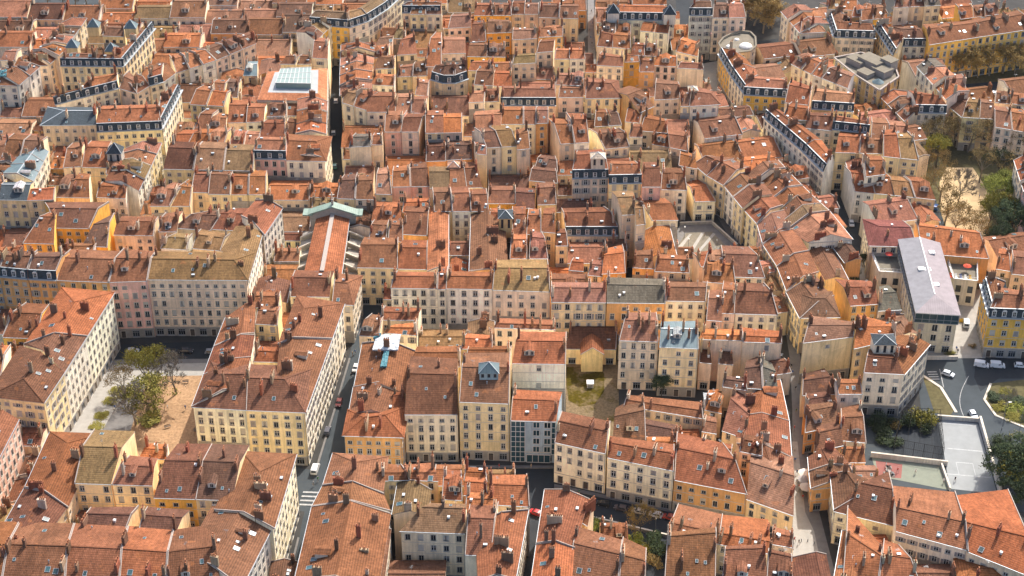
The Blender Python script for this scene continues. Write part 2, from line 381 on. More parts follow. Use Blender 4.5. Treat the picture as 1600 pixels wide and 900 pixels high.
U('ochre court houses near the upper edge', 'L', 17, '741,24,742,8;770,24,768,8|oc.br.c1', '770,24,770,8;800,24,798,8|oc.br.k4.c1', '735,66,738,38;760,64,758,36|oc.br.c1', '760,52,762,34;800,50,798,34|oc.br', '730,88,733,70;790,89,790,71|oc.br.c3', '640,22,646,4;690,22,690,4|cr.br.k3', '700,44,704,26;736,42,736,24|ro.pk', '628,20,636,4;688,20,686,4|be.br.M')
U('cream pair facing the arched court', 'L', 16, '732,160,736,144;780,158,780,142|cr.br.c2', '731,110,736,98;800,112,800,98|ro.rs.c3', '740,132,744,112;800,136,800,114|cr.br.c3', '648,148,652,128;668,150,670,130|ro.pk.c1')
# --- top centre right
U('black mansard with six white dormers', 'L', 16, '782,165,784,138;869,165,866,139|be.br.M.c3')
U('white palace with green slate mansard', 'L', 18, '946,30,958,9;1055,32,1045,11|wh.og.M')
U('grey and pink tenements by the dark avenue', 'L', 19, '1077,24,1085,3;1113,24,1112,3|gy.br.M.c1', '1113,28,1115,8;1166,27,1162,8|ro.pk.c2')
U('brown-windowed fronts left of the straight lane', 'L', 17, '842,27,845,10;904,29,904,11|be.br.c2.k1', '800,62,801,47;839,60,838,47|be.pk.c1', '798,22,800,6;842,22,842,6|ro.br.c2', '842,58,846,44;880,56,880,42|og.og.c1', '866,92,868,78;915,92,913,79|ye.og.c2', '838,82,842,66;864,80,866,64|ro.br', '800,100,803,88;838,98,838,86|be.tn.c1', '868,132,870,117;912,134,912,118|ro.pk.c2', '872,152,874,138;912,152,912,138|ro.rs.k2.c2')
U('houses right of the straight lane', 'L', 16, '957,74,958,54;986,76,985,56|cr.rs.c1', '986,86,988,70;1029,88,1027,72|cr.br.k2.c1', '932,72,938,50;958,74,958,54|ro.rs.c2', '932,102,936,86;974,104,974,90|ro.rs.c3', '975,97,977,86;1000,96,998,86|oc.og', '998,112,1000,94;1022,112,1022,96|og.rs', '1022,102,1026,88;1058,104,1058,90|ro.rs.c1', '936,52,940,36;986,54,986,38|ro.pk.c2', '1000,48,1004,36;1044,52,1046,40|ro.rs.c2', '1056,80,1062,62;1090,88,1092,70|ro.og.c2')
U('yellow house beside the small cobbled yard', 'L', 17, '914,154,916,128;972,153,968,130|ye.br.he.c3.k1')
U('cream tall-windowed house east of the yard', 'L', 17, '1022,156,1024,130;1063,154,1062,132|cr.br.c1', '1063,166,1064,148;1078,166,1080,148|ye.pk', '1078,166,1084,143;1126,163,1112,146|cr.br.he.c1', '1058,106,1062,98;1100,108,1098,100|be.pk.nw', '1000,176,1010,135;1022,166,1024,130|og.rs.nw')
R('curved ochre block with slate band', 'N', 13.5, '1122,84,1146,78;1138,112,1162,100;1162,146,1176,122', 'oc.rs.M.c2 cr.rs.M.c3')
U('curved ochre block with slate band', 'L', 13.5, '1162,148,1172,122;1232,152,1228,126|oc.pk.M.c1')
# --- top right
R('pale tenement by the bare plane trees', 'N', 14, '1220,18,1240,6;1250,52,1272,34', 'wh.pk.c3')
U('pale tenement by the bare plane trees', 'L', 14, '1250,52,1252,34;1291,50,1284,34|cr.pk.he.c1')
U('ornate cream corner with white dormers', 'L', 13.5, '1303,58,1312,35;1369,60,1362,38|cr.br.M.hs.he.c3')
R('ornate cream corner with white dormers', 'N', 13.5, '1290,20,1312,16;1302,57,1316,34', 'cr.br.M.c1')
U('white corner with slate band', 'L', 13.5, '1396,72,1408,45;1451,72,1440,46|wh.br.M.hs.he.c1')
R('yellow flank between the two corners', 'N', 13.5, '1366,42,1382,36;1395,86,1408,64', 'ye.br.M.c3')
U('long brown roof above the autumn trees', 'L', 17, '1452,70,1448,45;1528,58,1520,36|oc.br.c1.k4.b1', '1528,58,1520,36;1606,46,1600,22|oc.br.c3.k4.b1')
U('upper edge right of the avenue', 'L', 17, '1345,32,1350,14;1384,28,1382,12|oc.og.c2', '1292,14,1296,0;1340,16,1340,2|ro.rs.c2', '1396,12,1400,-4;1470,8,1466,-8|gy.lg', '1500,30,1504,12;1560,22,1560,6|oc.rs', '1330,26,1334,12;1352,26,1354,12|og.rs')
R('orange diagonal row left of the town theatre', 'N', 16, '1236,100,1250,84;1268,116,1282,98;1284,122,1296,106;1324,138,1326,118', 'wh.og.c1.k1 gy.og.c2 gy.og.c2')
U('white house with orange flank', 'L', 14, '1431,176,1426,146;1479,177,1470,150|wh.rs.M.c3')
R('white house with orange flank', 'N', 13, '1374,150,1396,140;1414,190,1424,172', 'og.lg.c1')
R('slate-edged row before the plane trees', 'N', 17, '1432,104,1448,92;1458,132,1474,116;1478,156,1494,138', 'wh.lg.c2 ro.rs.c2')
U('slate-edged row before the plane trees', 'L', 16, '1474,150,1482,124;1510,148,1508,122|be.pk.c2')
U('yellow pair above the park trees', 'L', 13, '1482,166,1490,148;1504,184,1512,160|ye.dk.c2', '1503,183,1510,157;1557,186,1553,161|ye.br.c3.k1', '1554,198,1554,172;1610,208,1604,180|pk.rs.c1.k2', '1554,160,1556,146;1606,164,1602,150|ye.og.c2')
R('long white front with dormered slate band', 'N', 13.5, '1192,182,1208,168;1222,208,1240,192;1254,236,1272,218;1286,268,1297,246', 'wh.rs.M.c1 wh.rs.M.c2 wh.rs.M.c1')
U('slate-dormered row behind the white front', 'L', 16, '1268,170,1272,142;1334,174,1336,148|ye.pk.M.c4', '1226,160,1232,132;1264,164,1268,140|ro.rs.c2', '1300,202,1304,182;1358,208,1358,190|cr.rs.M.c3', '1258,200,1262,180;1300,204,1302,182|ro.br.c2', '1222,186,1230,166;1262,188,1264,170|ro.rs.c2', '1360,222,1362,192;1424,226,1418,196|cr.pk.c4', '1305,238,1310,214;1380,240,1380,218|ye.rs.c3.k4', '1380,244,1380,214;1436,250,1426,212|ye.rs.c2')
# --- right middle
U('big block above the red roof', 'L', 13, '1335,299,1328,270;1398,305,1392,279|gy.rs.c3.k4', '1398,305,1392,279;1462,312,1452,286|ye.rs.c5')
R('big block above the red roof', 'N', 13, '1321,252,1340,246;1336,299,1350,274', 'gy.rs.c2')
U('big block above the red roof', 'L', 17, '1352,276,1354,250;1384,272,1382,250|cr.rs.c2')
U('dusty red hipped roof', 'L', 13, '1357,384,1365,353;1434,386,1424,355|cr.rd.hs.c1')
U('orange roof beside the metal-roofed school', 'L', 12, '1440,396,1433,352;1546,404,1532,364|og.og.b.3.nw.c6.k4')
R('ochre corner facing the roundabout', 'N', 14.5, '1532,444,1556,434;1545,494,1558,470', 'oc.br.M.c1')
U('ochre corner facing the roundabout', 'L', 14.5, '1545,496,1556,458;1640,500,1630,464|oc.br.M.c4')
U('brown roofs above the ochre corner', 'L', 13, '1556,420,1560,396;1580,424,1578,398|ro.rs.c2', '1580,428,1582,400;1640,434,1640,406|ro.rs.c2')
U('pink edge house behind the park', 'N', 18, '1584,250,1604,240;1600,300,1622,290|pk.rs')
R('leaning row along the stepped street', 'N', 13, '1083,256,1102,243;1104,274,1126,252;1131,290,1152,266;1160,325,1178,298;1183,350,1203,326;1192,382,1216,358;1214,416,1240,396;1229,455,1254,428', 'ye.rs.c1 ye.rs.c2 ye.br.c3 ye.br.c2 pk.pk.k2.c1 ye.rs.c1 ye.br.c1.k1')
R('orange row below the white front', 'N', 13, '1216,250,1194,254;1240,276,1218,282;1268,304,1246,308;1297,330,1264,334;1333,374,1299,366', 'cr.rs.c2 cr.rs.c2 cr.rs.c3.k2 wh.pk.c4.k1.w1')
R('big brown roof below the white gable', 'N', 10, '1293,372,1275,371;1326,437,1308,432', 'ye.br.c1')
U('brown hipped corner on the stepped street', 'L', 13, '1250,497,1270,466;1314,496,1306,466|ye.br.hs.he', '1246,460,1256,442;1290,458,1284,440|ye.br.c2')
R('brown hipped corner on the stepped street', 'N', 13, '1228,456,1252,440;1250,498,1276,468', 'ye.br')
U('orange pair behind the corner block', 'L', 13, '1329,478,1318,448;1373,475,1368,448|og.br.c1.k1', '1372,486,1374,458;1409,484,1400,456|gy.lg.c1')
U('corner block with the blank yellow wall', 'L', 15, '1254,536,1262,508;1334,526,1336,508|ye.pk.nw.c2', '1334,545,1338,510;1400,530,1398,510|ye.og.c2', '1349,582,1354,556;1413,585,1402,560|cr.br.k1.c1')
R('corner block with the blank yellow wall', 'N', 15, '1413,586,1400,556;1454,538,1430,524', 'cr.og.c3')
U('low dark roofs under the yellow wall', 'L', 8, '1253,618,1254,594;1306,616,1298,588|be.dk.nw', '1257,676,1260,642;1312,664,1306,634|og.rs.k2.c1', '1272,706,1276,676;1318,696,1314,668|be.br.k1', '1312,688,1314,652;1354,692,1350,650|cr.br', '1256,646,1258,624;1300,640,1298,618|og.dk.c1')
R('orange-walled row beside the paved street', 'N', 8, '1262,714,1284,700;1264,737,1298,726;1267,764,1302,752', 'og.rs og.br.w1.c1')
# --- bottom right
R('cream corner with the mossy roof', 'N', 11, '1297,740,1322,735;1303,798,1346,754', 'wh.br.c1')
U('cream corner with the mossy roof', 'L', 11, '1303,799,1346,754;1398,822,1396,764|cr.dk.c2.k2')
U('long orange roof below the playground', 'L', 15, '1400,830,1400,792;1512,860,1508,815|cr.og.c3.k3.b2', '1512,862,1508,815;1620,905,1590,832|be.rs.c4.b2')
R('near orange roof with white flank', 'N', 13, '1300,920,1330,905;1316,828,1340,830', 'wh.rs')
U('near orange roof with white flank', 'L', 13, '1316,905,1322,832;1372,912,1378,868|ye.rs.c2.k2', '1372,912,1378,866;1440,916,1424,872|ye.rs.c2')
U('small orange hip by the lower edge', 'L', 11, '1498,916,1520,886;1575,920,1552,888|wh.og.hs.he')
# --- bottom centre
U('houses facing the parked cars', 'L', 14, '866,691,872,657;947,709,951,674|cr.br.c2.k1', '949,715,951,691;1053,736,1054,708|cr.rs.c2.k3', '1053,750,1056,699;1168,772,1150,718|og.rs.c3.k2.h11', '1166,780,1172,722;1240,806,1232,740|ye.pk.c3.h9')
R('left slope above the parked red car', 'N', 14, '830,905,862,900;838,850,868,846;851,764,886,764', 'be.rs.c2.k1 be.rs.c3.k1')
U('wing above the garden', 'L', 12, '888,900,895,848;966,914,970,866|be.br.k3.c1', '966,918,970,866;1008,920,1010,876|be.br', '892,806,894,780;918,822,916,792|be.rs')
U('brown roofs right of the garden', 'L', 14, '1036,932,1042,838;1118,936,1120,832|gy.br.c3.k3.b.15', '1126,926,1132,858;1200,934,1196,856|gy.br.c1.b.15', '1196,930,1200,862;1240,936,1238,870|gy.br.c2.b.15')
U('dormered back slopes over the car street', 'L', 13, '1044,834,1048,816;1122,850,1124,832|be.og.b3.4.c3', '1122,850,1124,832;1204,866,1204,846|be.og.b3.4.c4.k1')
U('red-brown front by the paved street', 'L', 12, '1204,850,1206,832;1240,856,1238,838|ro.rs.c1')
# --- bottom centre left
R('long slope right of the descending street', 'N', 18, '460,905,524,900;487,791,548,782;504,758,551,752;520,707,551,740', 'gy.rs.c3.k5 gy.rs.c2.k2 gy.rs.he.c1.k1')
U('orange strip behind the long slope', 'L', 18, '584,752,586,738;640,750,636,738|ye.rs.b2.2.c2.k2', '640,750,636,738;685,752,682,738|ye.rs.b2.2.c2')
U('small hipped turret over the long slope', 'L', 19, '524,866,534,845;557,866,546,845|gy.rs.hs.he.w0.c1')
R('brown wing with a lighter right slope', 'N', 17, '548,908,574,904;573,816,592,816', 'be.br.c1')
U('mustard roofs over the white front', 'N', 17, '612,804,640,798;622,748,648,750|be.tn.nw')
U('mustard roofs over the white front', 'L', 17.5, '624,830,660,792;727,834,728,794|cr.tn.c1.k1.b.35.w1')
U('terracotta patchwork above the side lane', 'L', 17, '690,780,692,748;723,782,722,750|ye.rs.k1.c1', '724,750,726,736;762,752,760,738|ro.rs', '724,774,726,752;762,776,761,754|ro.og.c1', '762,788,764,756;828,792,826,758|ro.rs.k2', '726,802,728,778;772,806,772,780|ro.og.c2', '726,867,730,809;768,868,774,810|cr.br.c2')
R('terracotta patchwork above the side lane', 'N', 17, '806,905,776,898;826,796,784,800', 'wh.rs.c2.k2')
# --- centre
U('rear hall of the church', 'L', 14, '453,463,456,433;515,464,518,434|cr.br.w0', '518,475,522,440;553,477,548,442|cr.rs.he.c2.w1')
U('roofs by the white tarpaulin', 'L', 15, '593,500,596,487;653,500,655,488|cr.rs.b1.6.c3', '600,520,606,511;652,524,652,512|wh.og.b1.6', '560,524,570,500;592,526,596,502|ro.rs')
R('scaffolded roof under the tarpaulins', 'N', 14, '553,604,596,600;566,536,608,532', 'be.br.c3')
R('brown slopes below the tarpaulins', 'N', 14, '544,648,580,640;552,604,592,596', 'be.br.c3.k1')
U('orange-walled hip on the descending street', 'L', 14, '534,681,568,652;632,684,602,648|og.rs.hs.he.c1')
U('small roofs beside the tarpaulins', 'L', 14, '612,640,614,618;634,640,632,616|be.rs.c2', '560,634,566,610;594,640,596,616|be.rs.c1')
U('five fronts on the middle street', 'L', 17, '632,648,636,583;715,648,715,585|cr.dk.c2.k5.h16.5', '717,628,721,573;796,631,797,574|ye.rs.c2.k2.h20')
U('small roofs behind the five fronts', 'L', 14, '645,572,648,550;720,573,720,550|ye.rs.c1', '728,560,730,546;796,560,798,546|cr.rs.c1', '720,545,724,528;770,546,770,530|wh.og.c2')
U('modern grey-blue front and its yard wall', 'L', 17, '797,657,800,623;869,659,874,626|bl.rs.c1.k1.h14.5', '800,568,806,532;884,569,885,533|wh.rs.nw.c1.h18.5')
U('boxy house before the long cream row', 'L', 15, '772,512,774,505;868,515,868,508|ro.og.b3.c3.w0')
U('long cream row across the centre', 'L', 17, '610,450,615,431;683,451,684,432|wh.rs.c2', '683,452,684,426;698,452,699,426|wh.rs', '698,451,700,431;769,452,770,432|wh.rs.c1', '769,453,772,418;860,456,858,419|ro.tn.c2.k1', '861,472,861,449;947,473,947,450|ye.pk.c2', '948,473,948,444;1040,474,1040,446|og.lg.c1', '1040,470,1043,448;1103,471,1105,449|cr.br.c1')
U('brown roofs at the end of the cream row', 'L', 16, '1103,500,1106,466;1128,502,1128,466|ro.pk', '1124,489,1128,452;1148,490,1150,453|ro.rs', '1149,490,1146,454;1216,492,1206,456|cr.br.c2', '1098,440,1102,412;1150,444,1146,414|ro.rs.c2', '1128,432,1128,396;1196,434,1184,398|ro.br.c3.k1', '1098,420,1104,398;1128,420,1130,398|ro.pk')
U('low yellow house over the grass court', 'L', 6, '884,545,890,511;963,546,965,511|ye.br.c1.nw')
U('tall pair beside the grass court', 'L', 17.5, '967,532,975,500;1029,534,1028,501|ro.pk.c4.k2', '1030,542,1032,513;1092,545,1091,514|ye.zn.c4.k1')
U('blank rose walls right of the zinc roof', 'L', 15, '1093,530,1095,522;1160,532,1160,524|ro.og.b3.nw.c3.k1', '1160,534,1160,524;1222,536,1222,527|ro.og.b3.nw.c2')
U('small courtyard sheds under the rose walls', 'L', 10, '1092,566,1093,546;1112,568,1110,548|ro.dk.nw', '1122,568,1124,550;1146,570,1144,552|ro.dk.nw')
U('long low roof below the tall pair', 'L', 10, '974,634,977,624;1099,654,1098,641|be.rs.b2.c2')
U('jumbled pink roofs above the parked cars', 'L', 9, '957,688,960,650;1010,692,1008,640|ro.br.k3', '1000,680,1004,662;1060,690,1060,672|be.dk', '1128,673,1112,612;1167,686,1148,640|be.pk.k2.c2', '1100,640,1104,618;1128,646,1126,620|be.rs', '1092,708,1096,694;1142,718,1144,702|be.rs.k2', '1096,674,1098,656;1120,678,1120,660|be.pk')
R('pink slopes along the paved street', 'N', 9, '1240,740,1204,722;1237,714,1194,688;1233,657,1190,644;1219,592,1192,600', 'ro.br.c2 ro.br.c2 ro.rs.c2.k2')
U('dark roof with a blue lamp', 'L', 11, '1160,606,1164,575;1192,608,1190,572|be.dk.nw', '1192,608,1190,572;1216,612,1212,580|be.lg.nw', '1128,604,1130,592;1168,610,1166,596|be.dk.nw')
U('brick-fronted pair over the rose walls', 'L', 12, '1155,705,1158,686;1192,712,1192,692|ro.br.k1.c1')
# --- centre top
U('cream-yellow house beside the church', 'L', 14, '558,418,563,382;622,419,622,382|ye.br.c2', '622,420,625,386;668,421,668,387|ye.rs')
R('sunlit ridge beside the dark well', 'N', 15, '701,420,684,418;701,332,686,324', 'ro.og.c3.nw')
R('brown slope beside the dark well', 'N', 15, '733,424,764,420;736,334,762,326', 'og.br.c5')
U('white-edged roof above the dark well', 'L', 16, '678,330,676,302;764,330,762,300|ye.br.c3')
U('houses left of the dark well', 'L', 14, '630,366,632,330;668,368,670,332|og.br.c2', '580,345,584,322;628,348,626,324|be.rs.k2.c3', '576,372,580,350;604,376,606,352|cr.br', '606,376,608,350;630,378,630,352|wh.br', '628,332,630,316;672,330,672,314|ye.og.c2')
U('pink two-row house and tan neighbours', 'L', 16, '612,292,613,268;671,291,668,264|pk.br.c3', '671,294,670,268;703,294,702,268|ro.tn.nw', '703,294,703,267;754,293,746,265|ro.tn.nw.c2', '586,303,588,272;613,304,609,271|ye.pk.k1', '526,310,531,284;584,312,582,282|ye.br.c2.k2')
U('tall yellow court house with stair slots', 'L', 20, '760,231,750,206;809,228,800,204|ye.dk.c3', '808,234,806,210;829,232,826,206|be.rs.nw.c2', '744,240,742,226;761,242,760,228|be.pk.nw')
U('cream and orange strip left of the ochre wall', 'L', 19, '782,194,784,172;818,194,818,172|cr.rs.c2', '818,194,818,172;837,194,838,172|cr.rs', '837,193,838,172;857,192,857,172|og.pk.c1', '737,205,740,180;782,204,784,178|ro.pk.c3')
U('house with the blank ochre flank', 'L', 18, '875,225,865,190;921,222,917,190|oc.rs.c4.k1')
U('houses above the tall slate-dormered front', 'L', 15, '928,198,930,178;972,195,966,178|ye.br.c2', '945,233,932,208;984,229,976,206|cr.br.c3', '982,214,986,198;1004,214,1004,198|cr.rs', '976,190,980,170;1000,192,1004,174|ro.rs.c3', '1000,204,1006,184;1044,208,1042,190|ro.rs.c3')
U('tall slate-dormered front', 'L', 19, '894,279,898,242;951,278,946,240|ro.br.M.c2', '951,287,953,256;1003,286,998,256|ye.rs.M.c2', '1003,292,1004,262;1032,292,1031,262|pk.br.c1', '1032,296,1034,270;1074,297,1070,270|cr.br.c2.h12', '1085,315,1078,292;1119,314,1104,288|cr.og.c1.h8')
U('graffiti-marked beige wall house', 'L', 13, '1019,225,1020,206;1076,236,1062,210|be.rs.nw.c3', '1060,258,1062,240;1090,264,1086,246|ro.rs.c1')
U('beige court front with central gable', 'L', 11, '883,368,880,332;966,368,955,331|cr.br.M.c3')
U('tan tower house beside the court front', 'L', 20, '972,336,964,308;994,335,992,307|be.tn', '994,352,992,326;1009,350,1006,324|be.tn.nw')
U('orange roofs beside the striped plaza', 'L', 13, '1018,344,1004,318;1060,344,1050,318|cr.og.c1', '988,418,992,398;1022,420,1020,398|og.rs.k1.c1', '940,428,944,398;978,426,976,394|og.og.k1', '1022,424,1026,404;1078,426,1076,406|ro.rs.k2.c2')
R('orange roofs beside the striped plaza', 'N', 11, '1058,400,1034,396;1046,352,1022,352', 'cr.og.c1')
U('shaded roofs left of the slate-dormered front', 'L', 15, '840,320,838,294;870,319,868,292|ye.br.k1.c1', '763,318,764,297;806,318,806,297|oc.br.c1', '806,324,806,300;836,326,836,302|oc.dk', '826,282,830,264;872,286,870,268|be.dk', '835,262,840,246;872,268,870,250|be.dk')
U('narrow roofs left of the beige court front', 'L', 15, '764,352,765,332;782,354,782,332|ye.og.c1', '800,370,800,334;822,372,822,334|ye.rs.c1.k1', '822,366,824,336;846,366,846,336|ye.rs.c2', '846,362,848,334;868,364,868,334|ye.rs.c1', '826,404,828,370;857,404,852,372|ro.pk.c2', '796,404,798,374;824,404,824,374|ro.og.c1', '868,384,870,364;888,384,886,364|ye.br.c1')
U('gables behind the cream row', 'L', 12, '888,422,892,408;912,424,912,410|ro.rs', '918,430,922,412;942,432,942,414|ro.pk')
# ---------------------------------------------------------------- geometry of one house
SLOPE = .30
def xy(v): return Vector((v.x, v.y, 0))

class House: pass
HOUSES = []

def solve(e0, e1, r0, r1, h, flags):
    """world points of eaves, ridge and back eaves"""
    H = House(); H.h = h; H.flags = flags
    H.mans = 2.6 if 'M' in flags else 0.0
    E0, E1 = at(*e0, h), at(*e1, h)
    z = h+H.mans+2
    for _ in range(8):
        R0, R1 = at(*r0, z), at(*r1, z)
        d = (E1-E0); d.z = 0; L_ = max(d.length, .1); d /= L_
        n = Vector((-d.y, d.x, 0))
        w0, w1 = (R0-E0).dot(n), (R1-E0).dot(n)
        w = (w0+w1)/2
        w = math.copysign(max(2.0, min(abs(w), 16)), w)
        z = h+H.mans+SLOPE*(abs(w)-(1.0 if H.mans else 0))
    if w < 0:                                   # order so that the front runs left to right seen from outside
        E0, E1, R0, R1 = E1, E0, R1, R0; H.swap = True
        d = -d; n = -n; w = -w; w0, w1 = -w1, -w0
    else: H.swap = False
    # keep the ridge straight and level, sane distance
    hs, he = flags.get('hs'), flags.get('he')
    if H.swap: hs, he = he, hs
    H.hs, H.he = bool(hs), bool(he)
    w0, w1 = max(1.5, w0), max(1.5, w1)
    L_ = (E1-E0).length
    def ridge(E, R, wv, hip, sgn):
        a = (R-E).dot(d)                       # shift along the eave
        lim = .45*L_ if hip else max(2.5, .35*L_)
        a = max(-lim, min(lim, a))
        if hip: a = sgn*min(max(abs(a), .5*wv), .48*L_)
        return Vector((0, 0, z))+xy(E)+d*a+n*wv
    R0, R1 = ridge(E0, R0, w0, hs, 1), ridge(E1, R1, w1, he, -1)
    finish(H, E0, E1, R0, R1, z, flags.get('b', 1.0))
    return H

def finish(H, E0, E1, R0, R1, z, b):
    d = (E1-E0).normalized(); n = Vector((-d.y, d.x, 0))
    def back(E, R, hip):
        wv = (R-E).dot(n)
        if hip: q = xy(E)+n*(wv*(1+b))
        else: q = xy(R)+(xy(R)-xy(E))*b
        return q
    B0, B1 = back(E0, R0, H.hs), back(E1, R1, H.he)
    w = ((R0-E0).dot(n)+(R1-E1).dot(n))/2
    zb = z-SLOPE*w*b - (H.mans if H.mans else 0)
    zb = min(max(zb, 3.0), z-.02)
    if H.mans: zb = max(H.h, zb)
    B0.z = B1.z = zb
    H.E0, H.E1, H.R0, H.R1, H.B0, H.B1, H.d, H.n, H.z, H.zb = E0, E1, R0, R1, B0, B1, d, n, z, zb
    H.w = w; H.len = (E1-E0).length

def lerp(a, b, t): return a+(b-a)*t

def inset_front(H, q):
    """front and back eave lines moved towards the ridge by q metres"""
    return (H.E0+(xy(H.R0)-xy(H.E0))*(q/max(H.w, .1)), H.E1+(xy(H.R1)-xy(H.E1))*(q/max(H.w, .1)))

def wall_outline(H):
    q = .45
    f0, f1 = inset_front(H, q)
    bl = max((xy(H.B0)-xy(H.R0)).length, .01)
    k = min(.45, bl*.3)
    b0 = H.B0+(xy(H.R0)-xy(H.B0))*(k/bl); b1 = H.B1+(xy(H.R1)-xy(H.B1))*(k/bl)
    s = .03; s0 = .4 if H.hs else s; s1 = .4 if H.he else s
    return f0+H.d*s0, f1-H.d*s1, b1-H.d*s1, b0+H.d*s0

def slope_polys(H):
    """outer roof faces as (points, kind)"""
    E0, E1, R0, R1, B0, B1 = H.E0, H.E1, H.R0, H.R1, H.B0, H.B1
    P = []
    if H.mans:
        m = H.mans; q0, q1 = .25, 1.1
        def up(E, R, q, z): return xy(E)+(xy(R)-xy(E)).normalized()*q+Vector((0, 0, z))
        def up2(E, side, q, z): return E, side
        # mansard: steep lower faces, then the shallow top
        lo = [E0, E1, B1, B0]; 
        d, n = H.d, H.n
        s0 = 1.0 if H.hs else 0.0; s1 = 1.0 if H.he else 0.0
        lowz = H.h
        A = [xy(E0)+n*q0+d*q0*s0, xy(E1)+n*q0-d*q0*s1, xy(B1)-n*q0-d*q0*s1, xy(B0)-n*q0+d*q0*s0]
        Bq = [xy(E0)+n*q1+d*q1*s0, xy(E1)+n*q1-d*q1*s1, xy(B1)-n*q1-d*q1*s1, xy(B0)-n*q1+d*q1*s0]
        for v in A: v.z = lowz
        for v in Bq: v.z = lowz+m
        H.MA, H.MB_ = A, Bq
        P.append(([A[0], A[1], Bq[1], Bq[0]], 'slate')); P.append(([A[2], A[3], Bq[3], Bq[2]], 'slate'))
        if H.hs: P.append(([A[3], A[0], Bq[0], Bq[3]], 'slate'))
        if H.he: P.append(([A[1], A[2], Bq[2], Bq[1]], 'slate'))
        E0, E1, B1, B0 = Bq
    P.append(([E0, E1, R1, R0], 'front'))
    if (xy(B0)-xy(R0)).length > .05: P.append(([B1, B0, R0, R1], 'back'))
    if H.hs: P.append(([B0, E0, R0], 'hip0'))
    if H.he: P.append(([E1, B1, R1], 'hip1'))
    H.top = (E0, E1, R0, R1, B0, B1)
    return P

SOLV, SOLF = [], []
def solid(pts):
    i = len(SOLV); SOLV.extend([tuple(p) for p in pts]); SOLF.append(tuple(range(i, i+len(pts))))

def side_poly(H, f, b, k):
    R = H.R0 if k == 0 else H.R1
    hip = H.hs if k == 0 else H.he
    g = Vector((0, 0, 0))
    fb, bb = xy(f), xy(b)
    ft, bt = fb+Vector((0, 0, H.h-.03)), bb+Vector((0, 0, H.zb-.03))
    if H.mans:
        bt = bb+Vector((0, 0, H.h-.03))
        if hip: return [fb, bb, bt, ft]
        mb = H.MB_; A = (mb[0], mb[3]) if k == 0 else (mb[1], mb[2])
        s = H.d*(.03 if k == 0 else -.03)
        return [fb, bb, bt, A[1]-Vector((0, 0, .12))+s, xy(R)+s+Vector((0, 0, H.z-.12)), A[0]-Vector((0, 0, .12))+s, ft]
    if hip: return [fb, bb, bb+Vector((0, 0, H.h-.03)), ft]
    rt = xy(R)+H.d*(.03 if k == 0 else -.03)+Vector((0, 0, H.z-.12))
    return [fb, bb, bt, rt, ft]

def add_solids(H):
    H.polys = slope_polys(H)
    f0, f1, b1, b0 = wall_outline(H)
    H.wo = (f0, f1, b1, b0)
    for p, _ in H.polys: solid(p)
    for a, b in ((f0, f1), (b1, b0)):
        zt = H.h if (a is f0) else H.zb
        solid([xy(a), xy(b), xy(b)+Vector((0, 0, zt)), xy(a)+Vector((0, 0, zt))])
    solid(side_poly(H, f0, b0, 0)); solid(side_poly(H, f1, b1, 1))

BVH = None
EYES = [CAM, CAM+Vector((-14, 0, 0)), CAM+Vector((14, 0, 0)), CAM+Vector((0, 0, 12))]
def seen(p, margin=25):
    x, y = project(p)
    if not (-margin < x < 1600+margin and -margin < y < 900+margin): return False
    for e in EYES:
        v = e-p; l = v.length
        hit = BVH.ray_cast(p, v/l, l)
        if hit[0] is None: return True
    return False

